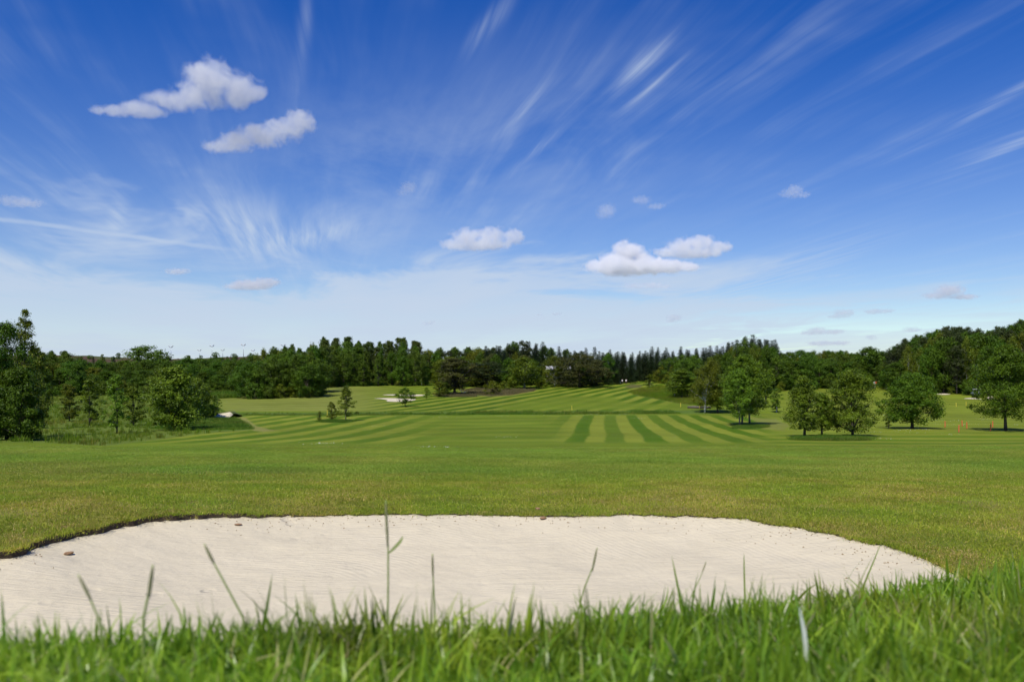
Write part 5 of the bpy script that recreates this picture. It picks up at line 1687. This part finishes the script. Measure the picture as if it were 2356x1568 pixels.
ZP = lambda p: zoomed(2380, 1490, 9.817, p)
pa = PZ_(ZP, 1073, 438); pb = PZ_(ZP, 1220, 440); pb.y = pa.y + .5; pb.x = (ZP([(1220, 440)])[0][0] - 512) / F * pb.y; pb.z = gz(pb.x, pb.y)
person(pa, 0.25, 'left of two far walkers, white top and dark trousers, next to a trolley', 0.16, ((0.12, .05), (-.06, .02)))
person(pb, -0.1, 'right of two far walkers, taller, in white top and dark trousers', 0.14, ((-.05, .02), (0.08, .03)))
pt = PZ_(ZP, 1018, 440); pt.y = pa.y; pt.x = pa.x - 0.62; pt.z = gz(pt.x, pt.y)
trolley(pt, 0.5)

# ------------------------------------------------------------------ clods of soil on the sand edge
def clod(p, s_, label):
    bm = bmesh.new(); bmesh.ops.create_icosphere(bm, subdivisions=3, radius=1.0)
    sd = random.uniform(0, 50)
    for v in bm.verts:
        c = v.co.copy(); k = 0.72 + 0.6 * float(fbm(np.array([c.x * 1.7 + sd]), np.array([c.y * 1.7 + c.z * 1.3]), 400, 3)[0])
        v.co = Vector((c.x * s_[0], c.y * s_[1], c.z * s_[2])) * k
    me = bpy.data.meshes.new('soil_clod'); bm.to_mesh(me); bm.free()
    o = obj('soil_clod', me, M['clod'], None, p); o.rotation_euler = (0, 0, random.uniform(0, 6))
    tag(o, label, 'clod', 'clods of soil round the bunker')


def sand_at(x, y, dz=0.0):
    u, v = x / 2.3008, y / 2.3008
    Yv = np.linspace(5, 14, 900); Xv = (u - 512) / F * Yv
    d = polydist(Xv, Yv, BUNK); g = np.where(d < 0, sand_z(Xv, Yv, d), turf(Xv, Yv))
    i = np.nonzero(-(v - HV) / F * Yv <= g)[0][0]
    return Vector((Xv[i], Yv[i], g[i] + dz))


clod(sand_at(1250, 1193, .02), (.07, .04, .018), 'reddish clod of soil on the far lip of the bunker')
clod(sand_at(1237, 1172, .02), (.04, .035, .025), 'small clod in the grass just behind the bunker lip')
clod(sand_at(158, 1275, .02), (.06, .04, .02), 'clod of soil on the sand near the dark left lip')
clod(sand_at(548, 1207, .015), (.055, .035, .012), 'flat crumb of turf on the sand near the back lip')

# ------------------------------------------------------------------ stalks that stand up out of the bank grass
def near_pt(x, y, Y):
    u, v = x / 2.3008, y / 2.3008
    return Vector(((u - 512) / F * Y, Y, -(v - HV) / F * Y))


def stalk(path, Y, label, r_=0.0011, head=0.0, leaf=None, material='stalk', blade=False):
    """path read in the 2356 px view, standing at distance Y"""
    pts = [near_pt(x, y, Y) for x, y in path]
    base = Vector((pts[-1].x, Y, gz(pts[-1].x, Y)))
    e = thing('grass_stalk', label, 'grass stalk', base)
    r_ *= 0.8
    L = [p - base for p in pts] + [Vector((0, 0, 0))]
    L = L[::-1]
    # smooth
    sm = []
    for i in range(len(L) - 1):
        for k in range(4): sm.append(L[i].lerp(L[i + 1], k / 4))
    sm.append(L[-1])
    if blade:
        v = []; f = []
        for i, p in enumerate(sm):
            t = i / (len(sm) - 1); w = r_ * (1 - t ** 3) * (0.7 + .6 * min(1, t * 3)) + 1e-5
            v += [(p.x - w, p.y, p.z), (p.x, p.y + w * .5, p.z), (p.x + w, p.y, p.z)]
        for i in range(len(sm) - 1):
            for k in range(2): f.append((i * 3 + k, i * 3 + k + 1, i * 3 + k + 4, i * 3 + k + 3))
        obj('blade', mesh_np('blade', v, f, True), M[material], e)
        return
    mb = MB(); n_ = len(sm)
    mb.tube(sm, [r_ * (1 - .45 * i / n_) for i in range(n_)], 7); obj('stem', mb.mesh('stem', True), M[material], e)
    if head:
        d_ = (sm[-1] - sm[-3]).normalized()
        mb = MB(); a_ = sm[-1] - d_ * head
        mb.tube([a_ + d_ * head * t for t in (0, .12, .35, .6, .85, 1.0)], [r_ * .7, r_ * 1.05, r_ * 1.25, r_ * 1.15, r_ * .9, r_ * .3], 8)
        obj('seed_head', mb.mesh('seed_head', True), M['seedhead'], e)
    if leaf:
        a_ = near_pt(*leaf[0], Y) - base; b_ = near_pt(*leaf[1], Y) - base
        v = []; f = []
        for i in range(6):
            t = i / 5; p = a_.lerp(b_, t) + Vector((0.004 * math.sin(t * 2), 0, 0)); w = 0.0022 * math.sin(math.pi * min(1, .15 + t * .85)) + 2e-4
            v += [(p.x - w, p.y, p.z), (p.x + w, p.y, p.z + w * .4)]
        for i in range(5): f.append((2 * i, 2 * i + 1, 2 * i + 3, 2 * i + 2))
        obj('leaf', mesh_np('leaf', v, f, True), M['stalk'], e)


stalk([(887, 1150), (889, 1190), (893, 1260), (893, 1340), (892, 1430)], 0.72, 'tallest upright stalk with dark seed head and a side leaf, left of centre', 0.0013, 0.042, ((895, 1272), (918, 1232)))
stalk([(470, 1250), (490, 1290), (520, 1345), (560, 1420)], 0.60, 'stalk leaning left out of the bank grass', 0.0012, 0.016)
stalk([(352, 1298), (345, 1350), (330, 1420)], 0.52, 'short blurred stalk on the left of the bank', 0.0013, 0.022)
stalk([(180, 1320), (205, 1370), (235, 1440)], 0.50, 'faint thin stalk furthest left', 0.0010, 0.018)
stalk([(995, 1272), (996, 1320), (1000, 1400)], 0.78, 'slim straight stalk right of the tallest stalk', 0.0012, 0.022)
stalk([(1374, 1258), (1365, 1300), (1345, 1350), (1325, 1420)], 0.85, 'stalk with blunt green-grey seed head near the middle', 0.0012, 0.026)
stalk([(1545, 1275), (1552, 1310), (1562, 1360), (1570, 1420)], 0.90, 'single pointed blade standing over the sand right of the middle', 0.0016, material='stalk', blade=True)
stalk([(1625, 1290), (1610, 1330), (1585, 1380)], 1.0, 'thin arching stalk right of the single pointed blade', 0.0008, 0.014)
stalk([(2030, 1240), (2010, 1290), (1985, 1350)], 1.25, 'curved blade standing above the right part of the bank', 0.0017, blade=True)
stalk([(1838, 1390), (1844, 1420), (1850, 1450), (1854, 1490)], 0.55, 'bleached white dead blade in the grass on the right', 0.0016, material='dryblade', blade=True)
stalk([(1712, 1268), (1712, 1300), (1714, 1380)], 1.1, 'thin straight blade over the sand on the right', 0.0014, blade=True)
# ------------------------------------------------------------------ fair weather clouds: real bodies of droplets
def cloud_mat(name, dens, W, lobes, alb):
    """density is thickest inside each lobe and frays out through noise; object coordinates in metres"""
    m, t, out = mat(name)
    vol = t.n('ShaderNodeVolumePrincipled')
    vol.inputs['Color'].default_value = (alb, alb, alb * 1.003, 1)
    vol.inputs['Anisotropy'].default_value = 0.1
    co = t.n('ShaderNodeTexCoord').outputs['Object']
    n_ = t.noise(co, 10.0 / W, 6, 0.62, 0.4)
    fld = None
    for (c, r_) in lobes:
        mp = t.n('ShaderNodeVectorMath', operation='SUBTRACT'); t.link(co, mp.inputs[0]); mp.inputs[1].default_value = c
        dv = t.n('ShaderNodeVectorMath', operation='DIVIDE'); t.link(mp.outputs[0], dv.inputs[0]); dv.inputs[1].default_value = r_
        d2 = t.n('ShaderNodeVectorMath', operation='DOT_PRODUCT'); t.link(dv.outputs[0], d2.inputs[0]); t.link(dv.outputs[0], d2.inputs[1])
        g = t.m('SUBTRACT', 1.0, t.m('MULTIPLY', d2.outputs['Value'], 0.5))
        fld = g if fld is None else t.m('SMOOTH_MAX', fld, g, 0.15)
    f = t.m('ADD', fld, t.m('MULTIPLY', t.m('SUBTRACT', n_, 0.5), 2.6))
    t.link(t.m('MULTIPLY', t.ss(f, 0.32, 0.92), dens), vol.inputs['Density'])
    t.link(vol.outputs[0], out.inputs['Volume'])
    return m


def cloud(lobes, dist, label, dens=0.02, seed=0, alb=0.955):
    """lobes (x, y, rx, ry) read in the 2356 px view, at one distance"""
    random.seed(seed)
    k = dist / F / 2.3008
    cx = sum(l[0] for l in lobes) / len(lobes); cy = max(l[1] + l[3] for l in lobes)
    o3 = Vector(((cx / 2.3008 - 512) / F * dist, dist, -(cy / 2.3008 - HV) / F * dist))
    bm = bmesh.new(); ll = []
    for (x, y, rx, ry) in lobes:
        c = Vector(((x - cx) * k, random.uniform(-.25, .25) * rx * k, -(y - cy) * k)); r_ = Vector((rx * k, (rx + ry) * .5 * k, ry * k))
        ll.append((c, r_))
        bmesh.ops.create_icosphere(bm, subdivisions=2, radius=1.0, matrix=Matrix.Translation(c) @ Matrix.Diagonal((r_.x * 1.75, r_.y * 1.75, r_.z * 1.75, 1)))
    me = bpy.data.meshes.new('cloud'); bm.to_mesh(me); bm.free()
    o = obj('cloud', me, None, None, o3)
    W = (max(l[0] + l[2] for l in lobes) - min(l[0] - l[2] for l in lobes)) * k
    rm = o.modifiers.new('merge', 'REMESH'); rm.mode = 'VOXEL'; rm.voxel_size = W / 45
    me.materials.append(cloud_mat('cloud droplets', dens, W, ll, alb))
    tag(o, label, 'cloud', 'fair weather clouds')
    return o


cloud([(490, 190, 58, 48), (540, 205, 50, 36), (440, 215, 45, 30), (390, 235, 55, 22), (330, 250, 55, 16), (270, 255, 45, 12), (590, 212, 22, 16), (225, 252, 22, 9)], 3000,
      'largest upper-left cloud with a white head and a long tail to the left', 0.015, seed=1)
cloud([(685, 278, 36, 26), (650, 295, 45, 26), (600, 315, 50, 24), (550, 328, 50, 20), (500, 335, 36, 14)], 3200, 'slanting smaller cloud below right of the largest upper-left cloud', 0.015, seed=2)
cloud([(1075, 548, 40, 20), (1130, 545, 42, 22), (1180, 545, 26, 18), (1045, 560, 32, 14), (1100, 562, 70, 12)], 5200, 'grey-white flat cloud left of the bright centre cloud', 0.014, seed=3)
cloud([(1445, 582, 34, 25), (1410, 602, 36, 20), (1475, 600, 40, 22), (1440, 615, 80, 18), (1520, 612, 60, 15), (1580, 614, 40, 10), (1375, 608, 28, 12)], 5200, 'brightest white heaped cloud right of centre', 0.036, seed=4, alb=0.985)
cloud([(1610, 560, 42, 19), (1570, 568, 40, 18), (1650, 568, 34, 13), (1540, 578, 34, 12), (1600, 580, 60, 12)], 5600, 'cloud touching the upper right of the bright centre cloud', 0.018, seed=5)
cloud([(1460, 656, 28, 7), (1500, 655, 30, 8), (1530, 658, 18, 5)], 6000, 'thin flat grey cloud under the bright centre cloud', 0.007, seed=6)
cloud([(1828, 440, 22, 15), (1810, 446, 18, 9), (1850, 447, 16, 8)], 4200, 'small isolated puff high on the right', 0.007, seed=7)
cloud([(1395, 485, 22, 16), (1385, 494, 14, 9)], 4400, 'faint small puff above the bright centre cloud', 0.006, seed=8)
cloud([(1475, 460, 22, 10), (1510, 474, 22, 7)], 4400, 'faint ragged puff right of the faint small puff', 0.006, seed=9)
cloud([(575, 655, 50, 11), (610, 650, 32, 12), (545, 658, 30, 7)], 7000, 'flat grey cloud low on the left above the wood', 0.016, seed=10, alb=0.86)  # low clouds: shade of their undersides put into a darker albedo
cloud([(405, 624, 26, 7), (425, 622, 14, 6)], 7000, 'tiny grey cloud low on the left', 0.012, seed=11, alb=0.86)
cloud([(2185, 668, 36, 13), (2160, 678, 34, 8), (2220, 682, 36, 6)], 6500, 'low white-topped cloud at the right above the tall wood', 0.012, seed=12, alb=0.86)
cloud([(1940, 720, 26, 9), (1925, 727, 22, 5)], 8000, 'grey cloudlet low over the right wood, upper left of its cluster', 0.008, seed=13, alb=0.86)
cloud([(2010, 716, 24, 6), (2040, 714, 20, 5)], 8000, 'thin grey cloudlet low over the right wood, upper right of its cluster', 0.008, seed=14, alb=0.86)
cloud([(1885, 760, 30, 9), (1920, 762, 24, 6), (1860, 765, 20, 5)], 9000, 'grey cloudlet just above the right wood, in the middle of its cluster', 0.008, seed=15, alb=0.86)
cloud([(1890, 789, 34, 6), (1930, 788, 28, 5)], 9500, 'lowest long grey cloudlet above the right wood', 0.008, seed=16, alb=0.86)
cloud([(1552, 730, 18, 8), (1545, 737, 14, 4)], 8500, 'small grey cloudlet over the central wood', 0.008, seed=17, alb=0.86)
cloud([(985, 743, 14, 4), (995, 740, 8, 4)], 9000, 'tiny dark fleck of cloud over the feathery-topped trees', 0.008, seed=18, alb=0.86)
cloud([(1240, 723, 8, 3), (1282, 721, 14, 3)], 9000, 'tiny flat pair of cloud flecks over the central wood', 0.008, seed=19, alb=0.86)
cloud([(40, 462, 45, 12), (10, 458, 30, 10), (75, 468, 26, 7)], 4200, 'faint grey ragged cloud at the left edge', 0.006, seed=20, alb=0.86)
cloud([(940, 432, 20, 14), (925, 442, 14, 8)], 4200, 'faint torn puff in the middle of the sky', 0.005, seed=21, alb=0.86)
cloud([(2005, 775, 14, 6)], 9500, 'small round cloudlet at the right of the low cluster', 0.007, seed=22, alb=0.86)
cloud([(2100, 757, 22, 6)], 9500, 'faint cloudlet above the left end of the tall right wood', 0.006, seed=23, alb=0.86)
